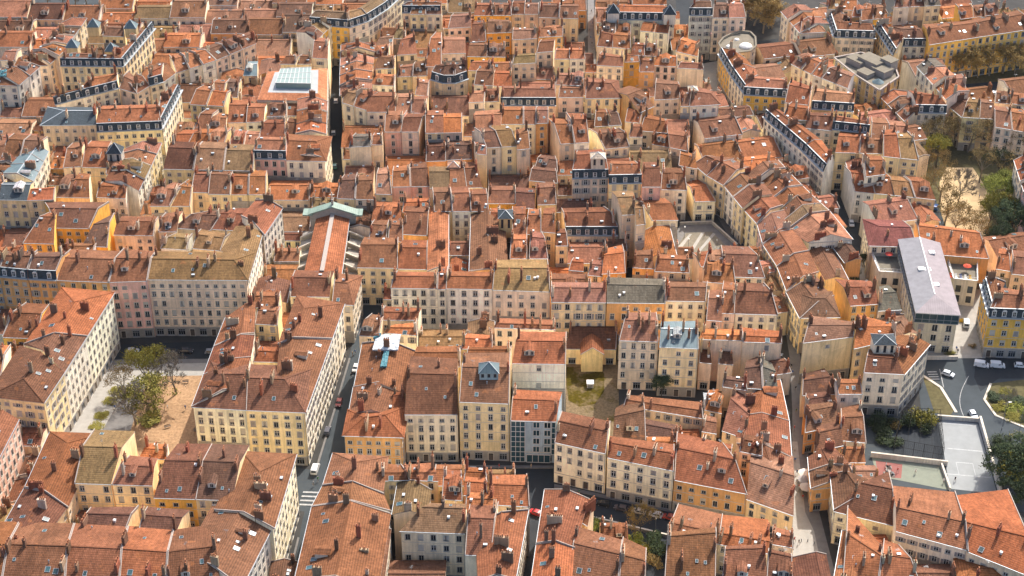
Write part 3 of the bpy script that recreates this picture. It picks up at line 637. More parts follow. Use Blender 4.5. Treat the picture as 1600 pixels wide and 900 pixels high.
# ---------------------------------------------------------------- windows (shared meshes, 1 wide, 1 tall, scaled per opening)
WIN = {}
def make_windows():
    def base(kind):
        b = MB()      # materials: 0 glass 1 frame 2 trim 3 blind 4 shutter
        def bx(x0, y0, z0, x1, y1, z1, m): b.abox(x0, y0, z0, x1, y1, z1, m)
        bx(-.5, 0, 0, .5, .03, 1, 0)
        # surround proud of the wall (wall face at y = -.22)
        bx(-.61, -.27, -.02, -.5, -.18, 1.06, 2); bx(.5, -.27, -.02, .61, -.18, 1.06, 2)
        bx(-.61, -.275, 1.0, .61, -.18, 1.09, 2)
        bx(-.66, -.36, -.07, .66, -.0, -.0, 2)
        if kind in ('casement', 'shutter', 'halfblind'):
            for x0, x1 in ((-.5, -.43), (-.05, .05), (.43, .5)): bx(x0, -.05, 0, x1, 0, 1, 1)
            for z0, z1 in ((0, .05), (.62, .66), (.95, 1)): bx(-.43, -.045, z0, .43, 0, z1, 1)
        if kind == 'blind': bx(-.5, -.09, .0, .5, -.02, 1, 3)
        if kind == 'halfblind': bx(-.5, -.10, .5, .5, -.055, 1, 3)
        if kind == 'dark':
            bx(-.5, -.05, 0, -.45, 0, 1, 1); bx(.45, -.05, 0, .5, 0, 1, 1); bx(-.02, -.05, 0, .02, 0, 1, 1)
        if kind == 'closed':
            bx(-.5, -.12, 0, -.01, -.06, 1, 4); bx(.01, -.12, 0, .5, -.06, 1, 4)
        if kind == 'curtain':
            for x0, x1 in ((-.5, -.42), (-.05, .05), (.42, .5)): bx(x0, -.06, 0, x1, 0, 1, 1)
            bx(-.42, -.02, .0, -.2, -.004, 1, 3); bx(.15, -.02, .0, .42, -.004, 1, 3)
        if kind == 'shutter':
            bx(-1.08, -.33, 0, -.62, -.28, 1, 4); bx(.62, -.33, 0, 1.08, -.28, 1, 4)
        if kind == 'rail':
            for x0, x1 in ((-.5, -.43), (-.04, .04), (.43, .5)): bx(x0, -.05, 0, x1, 0, 1, 1)
            for i in range(7): bx(-.52+i*.17, -.40, 0, -.49+i*.17, -.37, .42, 5)
            bx(-.55, -.41, .40, .55, -.36, .44, 5); bx(-.55, -.41, .0, .55, -.36, .04, 5)
        me = b.build('window', ['glass', 'frame', 'trim', 'blind', 'shutter', 'metal'])
        d = me.data; COL.objects.unlink(me); bpy.data.objects.remove(me); return d
    for k in ('casement', 'shutter', 'halfblind', 'blind', 'dark', 'rail', 'closed', 'curtain'): WIN[k] = base(k)
    # shop front and door
    b = MB()
    b.abox(-.5, 0, 0, .5, .03, 1, 0)
    for x in (-.5, -.17, .13, .45): b.abox(x, -.06, 0, x+.05, 0, 1, 1)
    b.abox(-.5, -.06, .72, .5, -.01, .77, 1); b.abox(-.5, -.08, 0, .5, -.005, .18, 1)
    b.abox(-.58, -.30, 1.0, .58, -.1, 1.12, 1)
    o = b.build('shopfront', ['glass', 'greyframe']); WIN['shop'] = o.data; COL.objects.unlink(o); bpy.data.objects.remove(o)
    b = MB()
    b.abox(-.5, -.03, 0, .5, .03, .8, 0); b.abox(-.5, -.02, .8, .5, .03, 1, 1)
    for x0, x1 in ((-.42, -.06), (.06, .42)):
        b.abox(x0, -.06, .08, x1, -.02, .36, 0); b.abox(x0, -.06, .42, x1, -.02, .74, 0)
    b.abox(-.62, -.27, 0, -.5, -.1, 1.06, 2); b.abox(.5, -.27, 0, .62, -.1, 1.06, 2); b.abox(-.62, -.28, 1.0, .62, -.1, 1.1, 2)
    o = b.build('door', ['door', 'glass', 'trim']); WIN['door'] = o.data; COL.objects.unlink(o); bpy.data.objects.remove(o)

CHIM, SKYL, DORM, VENTS, RDORM = [], [], [], [], []
ANT = None
def make_roof_bits():
    rr = random.Random(5)
    for i in range(9):                          # stacks: long axis along local y, base at z = 0 (1.2 m buried)
        ln = [1.2, 1.8, 2.4, 1.5, .9, 2.0, 2.9, 3.7, 1.1][i]; wd = .62 if i != 4 else .6; ht = [2.3, 2.6, 2.4, 3.2, 2.2, 3.0, 2.5, 2.2, 3.8][i]
        b = MB()
        b.abox(-wd/2, -ln/2, -1.2, wd/2, ln/2, ht, 0)
        b.abox(-wd/2-.07, -ln/2-.07, ht, wd/2+.07, ln/2+.07, ht+.14, 0)
        b.abox(-wd/2-.05, -ln/2-.05, ht*.62, wd/2+.05, ln/2+.05, ht*.62+.09, 0)
        n = max(2, int(ln/.46))
        for k in range(n):
            y = -ln/2+ln*(k+.5)/n; h_ = rr.uniform(.5, 1.05)
            if rr.random() < .12: continue
            b.tube(Vector((0, y, ht+.14)), Vector((0, y, ht+.14+h_)), .2, .15, 7, 1)
            if rr.random() < .3: b.tube(Vector((0, y, ht+.2+h_)), Vector((0, y, ht+.26+h_)), .17, .05, 7, 1)
        o = b.build('chimney', ['chim', 'pot', 'mortar']); CHIM.append((o.data, ln, ht)); COL.objects.unlink(o); bpy.data.objects.remove(o)
    for w, l in ((.8, 1.2), (.55, .8), (1.1, 1.4)):    # roof lights, flat in local xy, up the slope = +y
        b = MB()
        b.abox(-w/2, -l/2, -.05, w/2, l/2, .07, 0)
        for x0, y0, x1, y1 in ((-w/2-.06, -l/2-.06, -w/2, l/2+.06), (w/2, -l/2-.06, w/2+.06, l/2+.06), (-w/2, -l/2-.06, w/2, -l/2), (-w/2, l/2, w/2, l/2+.06)):
            b.abox(x0, y0, -.05, x1, y1, .13, 1)
        o = b.build('skylight', ['skyglass', 'gutter']); SKYL.append(o.data); COL.objects.unlink(o); bpy.data.objects.remove(o)
    for kind in range(2):                       # mansard dormers: front at y = 0 facing -y, runs back along +y
        b = MB(); w, h_, dp = 1.25, 1.75, 1.5
        b.abox(-w/2, 0, 0, w/2, dp, h_, 0)
        b.abox(-.40, -.035, .16, .40, .0, h_-.18, 1)
        b.abox(-.04, -.06, .16, .04, -.036, h_-.18, 0); b.abox(-.40, -.06, .95, .40, -.037, 1.0, 0)
        b.abox(-w/2-.1, -.12, -.08, w/2+.1, .0, .04, 0)
        if kind == 0:
            for k in range(6):                  # rounded head
                a0, a1 = math.pi*k/6, math.pi*(k+1)/6
                p = [Vector((math.cos(a)*(w/2+.08), -.14, h_+math.sin(a)*.42)) for a in (a0, a1)]
                q = [v+Vector((0, dp+.1, 0)) for v in p]
                b.face([p[0], p[1], q[1], q[0]], 2); b.face([Vector((0, -.14, h_)), p[0], p[1]], 0)
        else:
            b.abox(-w/2-.12, -.18, h_, w/2+.12, dp, h_+.12, 2)
        o = b.build('dormer', ['frame', 'glass', 'slate']); DORM.append(o.data); COL.objects.unlink(o); bpy.data.objects.remove(o)

    def keep(b, nm, mats):
        o = b.build(nm, mats); d = o.data; COL.objects.unlink(o); bpy.data.objects.remove(o); return d
    b = MB(); b.abox(-.28, -.28, -.3, .28, .28, .45, 0); b.abox(-.34, -.34, .45, .34, .34, .52, 0); VENTS.append(keep(b, 'roof_vent', ['frame']))
    b = MB(); b.tube(Vector((0, 0, -.3)), Vector((0, 0, .8)), .11, .11, 7, 0); b.tube(Vector((0, 0, .8)), Vector((0, 0, 1.0)), .22, .05, 7, 0); VENTS.append(keep(b, 'roof_vent', ['gutter']))
    b = MB(); b.abox(-.45, -.3, -.3, .45, .3, .38, 0); b.abox(-.5, -.35, .38, .5, .35, .46, 1); VENTS.append(keep(b, 'roof_vent', ['metal', 'gutter']))
    b = MB(); b.tube(Vector((0, 0, -.2)), Vector((0, 0, 2.6)), .035, .025, 5, 0)
    for k in range(5): b.tube(Vector((-.45+k*.05, -.5+k*.25, 2.4)), Vector((.45-k*.05, -.5+k*.25, 2.4)), .018, .018, 4, 0)
    b.tube(Vector((0, -.55, 2.4)), Vector((0, .55, 2.4)), .02, .02, 4, 0)
    global ANT
    ANT = keep(b, 'antenna', ['metal'])
    for w, dp, hh in ((2.0, 2.6, 1.5), (2.8, 3.0, 1.7), (1.5, 2.2, 1.3)):   # dormer with its own little tiled roof, front facing -y
        b = MB(); b.abox(-w/2, 0, -.4, w/2, dp, hh, 0)
        n = max(1, int(w/1.2))
        for i in range(n):
            x = -w/2+w*(i+.5)/n; b.abox(x-.36, -.04, .35, x+.36, 0, hh-.12, 1); b.abox(x-.03, -.06, .35, x+.03, -.041, hh-.12, 3)
        a = [Vector((-w/2-.2, -.25, hh)), Vector((w/2+.2, -.25, hh)), Vector((w/2+.2, dp+.6, hh)), Vector((-w/2-.2, dp+.6, hh))]
        r0, r1 = Vector((0, -.25, hh+.22*w)), Vector((0, dp+.9, hh+.22*w))
        b.face([a[0], r0, r1, a[3]], 2, [(0, 0), (0, 1.3), (dp, 1.3), (dp, 0)]); b.face([r0, a[1], a[2], r1], 2, [(0, 1.3), (0, 0), (dp, 0), (dp, 1.3)])
        b.face([a[0], a[1], r0], 0)
        RDORM.append(keep(b, 'roof_dormer', ['trim', 'glass', 'tile', 'frame']))

# ---------------------------------------------------------------- facade with real openings
def facade(mb, root, a, b, zt, rng, style, gf=True, dens=1.0, colr=None, maxn=99):
    """wall from a to b (left to right seen from outside), up to zt, with recessed openings where they can be seen"""
    a, b = xy(a), xy(b)
    d = b-a; Lw = d.length
    if Lw < .3: return
    d /= Lw; n = Vector((d.y, -d.x, 0))         # outward
    ang = math.atan2(n.x, -n.y)
    nf = max(1, round((zt-.4)/3.25)); fh = (zt-.5)/nf
    nc = max(1, int((Lw-.7)/(style['pitch']/dens)))
    def P(u, z): return a+d*u+Vector((0, 0, z))
    rows = []
    for k in range(nf):
        z0 = k*fh
        row = []
        if k == 0 and gf:
            m = max(1, int((Lw-.6)/3.0))
            for i in range(m):
                u = Lw*(i+.5)/m
                kd = 'door' if rng.random() < .35 else 'shop'
                w_, hh = (1.3, 2.5) if kd == 'door' else (min(2.1, Lw/m-.7), 2.5)
                if w_ > .5: row.append((u, .02, w_, min(hh, fh-.5), kd))
        else:
            hh = style['wh'] if k < nf-1 else min(style['wh'], style['attic'])
            hh = min(hh, fh-.7)
            for i in range(nc):
                u = Lw*(i+.5)/nc
                r = rng.random()
                if r < style['blank']: continue
                kd = style['kind'] if r < .58 else rng.choice(['blind', 'halfblind', 'dark', 'casement', 'curtain', 'closed', 'curtain'])
                row.append((u, z0+fh*.26, style['ww'], hh, kd))
        row = [q for q in row if seen(P(q[0], q[1]+q[3]*.7)+n*.5)]
        rows.append((z0, row))
    made = 0
    z = 0.0
    D = .22
    for k, (z0, row) in enumerate(rows):
        if not row: continue
        zb, ztp = row[0][1], row[0][1]+row[0][3]
        mi = 0 if z > .1 or not gf else style['gmat']
        if zb-z > .03: mb.face([P(0, z), P(Lw, z), P(Lw, zb), P(0, zb)], mi)
        u = 0.0
        mi = style['gmat'] if (k == 0 and gf) else 0
        for (uc, wz, w_, hh, kd) in row:
            u0, u1 = uc-w_/2, uc+w_/2
            mb.face([P(u, zb), P(u0, zb), P(u0, ztp), P(u, ztp)], mi)
            q = [P(u0, zb), P(u1, zb), P(u1, ztp), P(u0, ztp)]; ib = [v-n*D for v in q]
            for i in range(4):
                j = (i+1) % 4; mb.face([q[i], q[j], ib[j], ib[i]], 2)
            u = u1
            if made < maxn:
                ob = link(kd if kd == 'door' else ('shopfront' if kd == 'shop' else 'window'), WIN[kd], root, P(uc, zb)-n*D-root.location, ang)
                ob.scale = (w_, 1, hh); made += 1
        mb.face([P(u, zb), P(Lw, zb), P(Lw, ztp), P(u, ztp)], mi)
        z = ztp
        if k == 0 and gf and fh > 2.8:
            mb.face([P(0, z), P(Lw, z), P(Lw, fh-.1), P(0, fh-.1)], mi); z = fh-.1
            c = P(Lw/2, fh+.05)+n*.04
            mb.box(c, d*(Lw/2), n*.06, Vector((0, 0, .09)), 2)
    mb.face([P(0, z), P(Lw, z), P(Lw, zt), P(0, zt)], 0)
    # cornice and a string course
    mb.box(P(Lw/2, zt-.28)+n*.07, d*(Lw/2-.01), n*.1, Vector((0, 0, .14)), 2)
    if style['course']:
        for k in range(2, nf):
            zz = k*fh+.12
            if rows[k][1] or rows[k-1][1]: mb.box(P(Lw/2, zz)+n*.02, d*(Lw/2-.02), n*.035, Vector((0, 0, .07)), 2)
    if style['pipe'] and rows[-1][1]:
        u = Lw-.25
        mb.tube(P(u, .2)+n*.12, P(u, zt-.4)+n*.12, .06, .06, 5, 3)
    return made

def roof_mesh(H, rng):
    """tiles, edge mortar, gutters, ridge"""
    mb = MB()
    T = .2
    E0, E1, R0, R1, B0, B1 = H.top
    for pts, kind in H.polys:
        e = (pts[1]-pts[0]).normalized()
        nrm = (pts[1]-pts[0]).cross(pts[-1]-pts[0]).normalized()
        up = nrm.cross(e)
        uv = [((p-pts[0]).dot(e), (p-pts[0]).dot(up)) for p in pts]
        mat = 3 if kind == 'slate' else (0 if not H.flags.get('roofmat') else 4)
        tri = [(0, 1, 2), (0, 2, 3)] if len(pts) == 4 else [(0, 1, 2)]
        for t in tri:
            mb.face([pts[i] for i in t], mat, [uv[i] for i in t])
            if kind != 'slate': mb.face([pts[i]+Vector((0, 0, -T)) for i in t][::-1], 1)
    # underside and edges
    loop = [E0, E1]+([] if H.he else [R1])+[B1, B0]+([] if H.hs else [R0])
    if (xy(B0)-xy(R0)).length <= .05: loop = [E0, E1, R1, R0]
    dn = Vector((0, 0, -T))
    for i in range(len(loop)):
        a, b = loop[i], loop[(i+1) % len(loop)]
        mb.face([a+dn, b+dn, b, a], 1)
    # ridge tiles
    mb.beam(R0, R1, .38, .10, 5)
    if H.hs:
        for q in (E0, B0): mb.beam(q, R0, .3, .08, 5)
    if H.he:
        for q in (E1, B1): mb.beam(q, R1, .3, .08, 5)
    # party-wall copings
    for k, hip, E, R, B in ((0, H.hs, E0, R0, B0), (1, H.he, E1, R1, B1)):
        if hip or rng.random() > H.coping: continue
        s = H.d*(.16 if k == 0 else -.16)
        hh = .16 if rng.random() < .7 else .38
        mb.beam(E+s, R+s, .2, hh, 1)
        if (xy(B)-xy(R)).length > .1: mb.beam(R+s, B+s, .2, hh, 1)
    # gutters
    o = -H.n*.06
    if not H.mans:
        mb.beam(E0+o-Vector((0, 0, .14)), E1+o-Vector((0, 0, .14)), .16, .12, 2)
    else:
        A = H.MA
        mb.beam(H.E0-Vector((0, 0, .18)), H.E1-Vector((0, 0, .18)), .7, .2, 2)
        mb.beam(E0, E1, .3, .1, 2)
    return mb

STYLES_RNG = random.Random(77)
def jit(c, rng, a=.08):
    k = 1+rng.uniform(-a, a); return tuple(max(0, min(1, x*k*(1+rng.uniform(-a*.35, a*.35)))) for x in c)

def build_house(H, name, label, cat, group, seed):
    rng = random.Random(seed)
    fl = H.flags
    ctr = (xy(H.E0)+xy(H.E1)+xy(H.B0)+xy(H.B1))/4
    root = thing(name, ctr)
    tag(root, label, cat, group)
    wn, wc = WALL[H.wall]; rn, rc = ROOF[H.roof]
    wc = jit(wc, rng, .10); rc = jit(rc, rng, .22); kk = rng.uniform(0, .5)**1.3; rc = tuple(x*(1-kk)+y*kk for x, y in zip(rc, (.125, .088, .066)))
    style = dict(pitch=rng.uniform(2.35, 2.9), ww=rng.uniform(1.08, 1.3), wh=rng.uniform(1.7, 2.05), attic=rng.choice([1.1, 1.3, 1.9]), blank=.03,
                 kind=rng.choice(['casement', 'casement', 'dark', 'casement', 'rail', 'casement', 'casement', 'dark', 'shutter']), course=rng.random() < .45, pipe=rng.random() < .7,
                 gmat=rng.choice([0, 1, 1]))
    if H.h < 11: style['gmat'] = 0
    H.coping = .62 if 'filler' not in fl else .4
    f0, f1, b1, b0 = H.wo
    mb = MB()
    total = 0
    if 'nw' in fl: style['blank'] = .95
    if H.wall == 'bl': style.update(blank=1.1, gmat=0, course=False)
    total += facade(mb, root, f0, f1, H.h-.03, rng, style) or 0
    style2 = dict(style); style2['blank'] = .3
    total += facade(mb, root, b1, b0, (H.h if H.mans else H.zb)-.03, rng, style2, maxn=40) or 0
    for k, (f, b) in enumerate(((f0, b0), (f1, b1))):
        hip = H.hs if k == 0 else H.he
        key = 'w%d' % (1-k if H.swap else k)
        pts = side_poly(H, f, b, k)
        if hip or key in fl:
            zt = min(H.h, H.zb)-.03 if not H.mans else H.h-.03
            if k == 0: total += facade(mb, root, b, f, zt, rng, style, maxn=30) or 0
            else: total += facade(mb, root, f, b, zt, rng, style, maxn=30) or 0
            if not hip:
                up = [xy(f)+Vector((0, 0, zt)), xy(b)+Vector((0, 0, zt))]+pts[2:]
                mb.face(up if k == 1 else up[::-1], 0)
        else:
            mb.face(pts if k == 1 else pts[::-1], 0)
    # flat infill under a mansard edge or shed back
    w = mb.build('wall', ['wall', 'stone', 'trim', 'gutter'], root, origin=ctr)
    w.color = (*wc, 1)
    rm = roof_mesh(H, rng)
    top_mat = 'tile'
    alt = {'zn': 'zinc', 'sl': 'slate'}.get(H.roof)
    if alt: top_mat = alt
    r = rm.build('roof', [top_mat, 'mortar', 'gutter', 'slate', 'zinc', 'tile' if not alt else 'gutter'], root, origin=ctr)
    r.color = (*rc, 1)
    # roof furniture
    E0, E1, R0, R1, B0, B1 = H.top
    def on(s, t, back=False):
        if back: return lerp(lerp(B0, B1, s), lerp(R0, R1, s), t)
        return lerp(lerp(E0, E1, s), lerp(R0, R1, s), t)
    ang = math.atan2(H.n.x, H.n.y); rot = -ang
    nch = fl.get('c', 1 if rng.random() < .6 else 0)+(1 if rng.random() < (.75 if ctr.y < 440 else .35) else 0)+(1 if H.len > 16 else 0)
    spots = []
    ends = [.0 if not H.hs else .3, 1.0 if not H.he else .7]
    cand = [(ends[0], .03), (ends[1], -.03)]
    rng.shuffle(cand)
    for i in range(nch):
        ln = H.len
        if i < 2: s = cand[i][0]+cand[i][1]; s = min(max(s, .55/ln), 1-.55/ln)
        else: s = rng.uniform(.2, .8)
        if any(abs(s-q)*ln < 1.4 for q in spots): continue
        spots.append(s)
        me, cl, ch = rng.choice(CHIM if H.h > 9 else CHIM[:5])
        t = rng.choice([.98, .9, .75, .55, .5]); bk = False
        if rng.random() < .22 and (xy(B0)-xy(R0)).length > 2.5: bk = True; t = rng.uniform(.4, .8)
        if t*H.w < cl*.5+.3: t = .8
        p = on(s, t, bk)
        c = link('chimney', me, r, p-ctr, rot)
        sc = rng.uniform(.75, 1.1)*(1.0 if ctr.y < 440 else .86); c.scale = (rng.uniform(.85, 1.1), rng.uniform(.75, 1.1), sc)
        c.color = (*jit(rng.choice([(.20, .105, .065), (.25, .145, .09), (.15, .08, .05), (.24, .085, .05), (.33, .235, .15), (.17, .12, .085), (.18, .09, .058), (.42, .34, .25)]), rng, .12), 1)
    nsk = fl.get('k', (1 if rng.random() < .3 else 0))
    th = math.atan(SLOPE)
    used = []
    for i in range(nsk):
        for _ in range(6):
            s, t = rng.uniform(.1, .9), rng.uniform(.18, .72)
            if H.hs or H.he: s = rng.uniform(.25, .75)
            if all(abs(s-q)*H.len > 1.7 for q in used) and all(abs(s-q)*H.len > 1.2 for q in spots): break
        else: continue
        used.append(s)
        bk = rng.random() < .2 and (xy(B0)-xy(R0)).length > 2.5
        p = on(s, t, bk)+Vector((0, 0, .03))
        sk = link('skylight', rng.choice(SKYL), r, p-ctr)
        n = -H.n if bk else H.n
        rz = math.atan2(n.x, n.y)
        sk.rotation_euler = Matrix.Rotation(-rz, 4, 'Z').__matmul__(Matrix.Rotation(th, 4, 'X')).to_euler()
    # little things that stand on roofs
    for i in range(rng.choice([0, 0, 1, 1, 2])):
        s, t = rng.uniform(.12, .88), rng.uniform(.2, .9)
        if H.hs or H.he: s = rng.uniform(.3, .7)
        p = on(s, t, rng.random() < .3 and (xy(B0)-xy(R0)).length > 2)
        link('roof_vent', rng.choice(VENTS), r, p-ctr, rot)
    if rng.random() < .3: link('antenna', ANT, r, on(rng.uniform(.2, .8), .97)-ctr, rng.uniform(0, 6.28))
    if not H.mans and not (H.hs or H.he) and H.w > 4.2 and H.len > 5 and rng.random() < (.26 if ctr.y < 450 else .42):
        s = rng.uniform(.3, .7); t = rng.uniform(.3, .5)
        o = link('roof_dormer', rng.choice(RDORM), r, on(s, t)-ctr-Vector((0, 0, .15)), rot); o.color = (*rc, 1)
    if H.mans:
        dm = rng.choice(DORM)
        A, Bq = H.MA, H.MB_
        segs = [(A[0], A[1])]
        if H.hs: segs.append((A[3], A[0]))
        if H.he: segs.append((A[1], A[2]))
        for a, b in segs:
            d = b-a; l = d.length; d = d/l; nn = Vector((d.y, -d.x, 0))
            m = max(1, int((l-.4)/2.7))
            for i in range(m):
                p = a+d*(l*(i+.5)/m)-nn*.12+Vector((0, 0, .28))
                if not seen(p+nn*.6+Vector((0, 0, 1))): continue
                link('dormer', dm, r, p-ctr, math.atan2(nn.x, -nn.y))
    return root

# ---------------------------------------------------------------- read the rows
def parse_flags(u):
    # split on '.', but join numbers such as b.5 / b1.6
    parts = u.split('.'); toks = []
    for p in parts:
        if toks and p.isdigit() and ((toks[-1][0] == 'b' and (toks[-1] == 'b' or toks[-1][1:].isdigit())) or (toks[-1][0] == 'h' and toks[-1][1:].isdigit())): toks[-1] = toks[-1]+'.'+p
        else: toks.append(p)
    w, r = toks[0], toks[1]
    # first two tokens are wall and roof; the rest flags
    fl = {}
    for t in toks[2:]:
        if t in ('hs', 'he', 'M', 'w0', 'w1', 'nw'): fl[t] = True
        elif t[0] == 'b': fl['b'] = float(t[1:] or 0)
        elif t[0] == 'h': fl['h'] = float(t[1:])
        elif t[0] in 'ck': fl[t[0]] = int(t[1:])
        else: raise ValueError(u)
    return w, r, fl
# ---------------------------------------------------------------- ground, streets, squares
def pip(x, y, poly):
    c = False; j = len(poly)-1
    for i in range(len(poly)):
        xi, yi = poly[i]; xj, yj = poly[j]
        if (yi > y) != (yj > y) and x < (xj-xi)*(y-yi)/(yj-yi)+xi: c = not c
        j = i
    return c

STREET_PX = {
 'descending': [(455,915),(472,815),(492,735),(520,645),(545,560),(562,490),(566,430),(600,430),(600,490),(590,560),(570,640),(545,725),(525,800),(505,915)],
 'crossing': [(330,705),(490,735),(482,800),(300,775)],
 'darklane': [(513,330),(514,60),(534,60),(538,330)],
 'square': [(85,705),(193,540),(395,532),(358,580),(303,722),(290,760),(80,760)],
 'paved': [(1222,480),(1234,560),(1238,640),(1238,740),(1235,915),(1310,915),(1280,800),(1264,720),(1257,640),(1251,560),(1238,480)],
 'stepped': [(1092,290),(1118,300),(1205,405),(1240,480),(1222,490),(1195,440),(1140,372)],
 'plaza': [(1058,360),(1062,352),(1118,350),(1150,385),(1190,395),(1200,430),(1060,420)],
 'white': [(1170,215),(1195,232),(1298,320),(1320,300),(1338,350),(1350,420),(1372,470),(1345,475),(1330,420),(1310,350),(1275,335)],
 'roundabout': [(1430,560),(1490,470),(1525,470),(1530,560),(1640,560),(1640,800),(1470,800),(1350,760),(1350,640),(1440,650)],
 'cars': [(520,715),(690,727),(865,728),(866,757),(950,775),(1055,797),(1240,833),(1240,860),(1050,838),(1045,915),(1010,900),(1000,870),(925,850),(880,806),(858,915),(815,915),(828,800),(800,782),(540,775)],
 'grass': [(884,560),(966,560),(966,700),(884,700)],
 'avenue': [(1055,-10),(1078,-10),(1078,68),(1165,68),(1215,60),(1225,100),(1165,98),(1125,110),(1125,150),(1095,150),(1095,90),(1060,60)],
 'curve': [(1095,100),(1122,95),(1124,140),(1150,170),(1170,205),(1140,205),(1108,150)],
 'straight': [(918,-30),(927,-30),(931,100),(919,112)],
 'yard': [(972,150),(995,150),(1000,180),(975,180)],
 'park': [(1440,200),(1640,200),(1640,400),(1470,395),(1445,300)],
 'planes': [(1440,75),(1660,50),(1660,165),(1500,165),(1440,120)],
 'quay': [(-150,-60),(420,-60),(420,6),(-150,14)],
 'quay2': [(420,-60),(960,-60),(900,-8),(420,2)],
 'treesA': [(1168,-30),(1222,-30),(1222,62),(1168,62)],
 'theatre': [(1295,110),(1400,110),(1410,170),(1370,175)],
 'well': [(702,425),(703,395),(734,395),(733,425)],
 'churchside': [(470,470),(475,400),(575,400),(560,480)],
 'archcourt': [(670,180),(675,135),(735,135),(735,180)],
 'x1': [(540,690),(885,690),(885,735),(540,735)],
 'x2': [(797,590),(885,590),(885,680),(797,680)],
 'x3': [(1255,560),(1345,560),(1345,640),(1255,640)],
 'x4': [(1396,740),(1640,740),(1640,900),(1396,880)],
 'x5': [(560,418),(630,418),(630,478),(560,478)],
 'x6': [(962,600),(1100,610),(1100,660),(962,655)],
 'gap1': [(95,700),(120,690),(130,740),(80,760)],
 'school': [(1340,480),(1345,400),(1540,420),(1540,560),(1430,560)],
 'midstreet': [(611,521),(770,531),(945,535),(945,545),(770,548),(600,535)],
}
STREET_W = {k: [tuple(at(x, y, 0))[:2] for x, y in v] for k, v in STREET_PX.items()}

NSHEET = [0]
def sheet(name, px, z, mat, kind='structure', col=None):
    if z < .1: NSHEET[0] += 1; z = .0025*NSHEET[0]
    b = MB(); pts = [at(x, y, 0) for x, y in px]
    for p in pts: p.z = z
    a = sum(pts[i].x*pts[(i+1) % len(pts)].y-pts[(i+1) % len(pts)].x*pts[i].y for i in range(len(pts)))
    if a < 0: pts.reverse()
    b.face(pts, 0, [(p.x, p.y) for p in pts])
    o = b.build(name, [mat]); tag(o, kind=kind)
    if col: o.color = (*col, 1)
    return o

def kerb_line(name, px, w=.3, h=.12, mat='trim', z=0.0):
    b = MB(); pts = [at(x, y, 0) for x, y in px]
    for i in range(len(pts)-1): b.beam(pts[i]+Vector((0, 0, z)), pts[i+1]+Vector((0, 0, z)), w, h, 0)
    o = b.build(name, [mat]); return tag(o, kind='structure')

def make_patchy(name, c1, c2, lo, hi, scale=.22):
    m, nt, b = newmat(name); tc = N(nt, 'ShaderNodeTexCoord'); v = tc.outputs['Object']
    f = ramp(nt, noise_n(nt, v, scale, 7, .68), lo, hi)
    g_ = ramp(nt, noise_n(nt, v, 1.3, 5, .65), .28, .72, .65, 1.35)
    c = mix(nt, 'MIX', f, c1, c2); c = mix(nt, 'MULTIPLY', 1.0, c, grey(nt, g_))
    L(nt, c, b.inputs['Base Color']); b.inputs['Roughness'].default_value = .95; b.inputs['Specular IOR Level'].default_value = .05
    return m
M['ground'] = make_plain('worn_asphalt', (.05, .048, .045), .95, .25, .15)
M['asphalt'] = make_plain('street_asphalt', (.034, .038, .042), .9, .18, .25)
M['greyasphalt'] = make_plain('pale_asphalt', (.055, .064, .069), .9, .14, .2)
M['cobble'] = make_plain('worn_cobbles', (.10, .09, .08), .9, .25, 1.2)
M['paving'] = make_plain('pale_stone_paving', (.33, .31, .275), .85, .12, .6)
M['paving2'] = make_plain('grey_stone_paving', (.17, .16, .15), .85, .16, .6)
M['sand'] = make_patchy('sandy_gravel', (.36, .225, .125), (.25, .155, .085), .42, .68, .12)
M['palesand'] = make_plain('pale_sandy_gravel', (.44, .32, .18), .95, .2, .3)
M['white'] = make_plain('road_paint', (.7, .7, .68), .7, .12, 2)
M['worn'] = make_plain('worn_road_paint', (.34, .34, .33), .8, .3, 2)
M['faded'] = make_plain('faded_court_paint', (.36, .37, .36), .8, .2, 2)
M['court'] = make_plain('court_concrete', (.26, .27, .265), .9, .1, .3)
M['greencourt'] = make_plain('green_playground_surface', (.19, .205, .16), .9, .1, .6)
M['redcourt'] = make_plain('red_playground_surface', (.24, .10, .085), .9, .1, .6)
M['grassbase'] = make_patchy('moss_over_earth', (.15, .11, .06), (.065, .050, .006), .36, .52)
M['dryearth'] = make_patchy('dry_earth_with_moss', (.16, .118, .07), (.075, .058, .012), .54, .66)
M['soil'] = make_plain('planted_soil', (.10, .085, .04), .95, .3, .8)
M['water'] = make_plain('dark_river_water', (.015, .025, .03), .12, .1, .05)

g = MB(); g.face([(-5000, -1500, 0), (5000, -1500, 0), (5000, 9000, 0), (-5000, 9000, 0)], 0)
tag(g.build('ground', ['ground']), kind='structure')
z4 = .004
sheet('street', [(x, y) for x, y in STREET_PX['descending']], z4, 'greyasphalt')
sheet('street', STREET_PX['crossing'], z4*2, 'greyasphalt')
sheet('street', STREET_PX['darklane'], z4, 'asphalt')
sheet('square', STREET_PX['square'], z4, 'paving2')
sheet('street', [(150,556),(193,538),(395,531),(385,560),(180,562)], z4*2, 'asphalt')
sheet('pavement', [(176,570),(383,566),(372,590),(158,594)], z4*2, 'paving')
sheet('path', [(158,594),(205,594),(150,690),(92,700)], z4*2, 'paving')
sheet('path', [(205,594),(232,594),(196,690),(150,690)], z4*2, 'paving2')
sheet('gravel_area', [(232,588),(372,586),(335,650),(300,745),(180,745)], z4*2, 'sand')
sheet('street', STREET_PX['paved'], z4, 'paving2')
sheet('pavement', [(1238,690),(1246,690),(1258,800),(1272,830),(1290,915),(1238,915),(1239,800)], z4*2, 'paving')
sheet('street', STREET_PX['stepped'], z4, 'cobble')
sheet('street', STREET_PX['white'], z4, 'asphalt')
sheet('street', STREET_PX['cars'], z4, 'asphalt')
sheet('street', STREET_PX['avenue'], z4, 'asphalt')
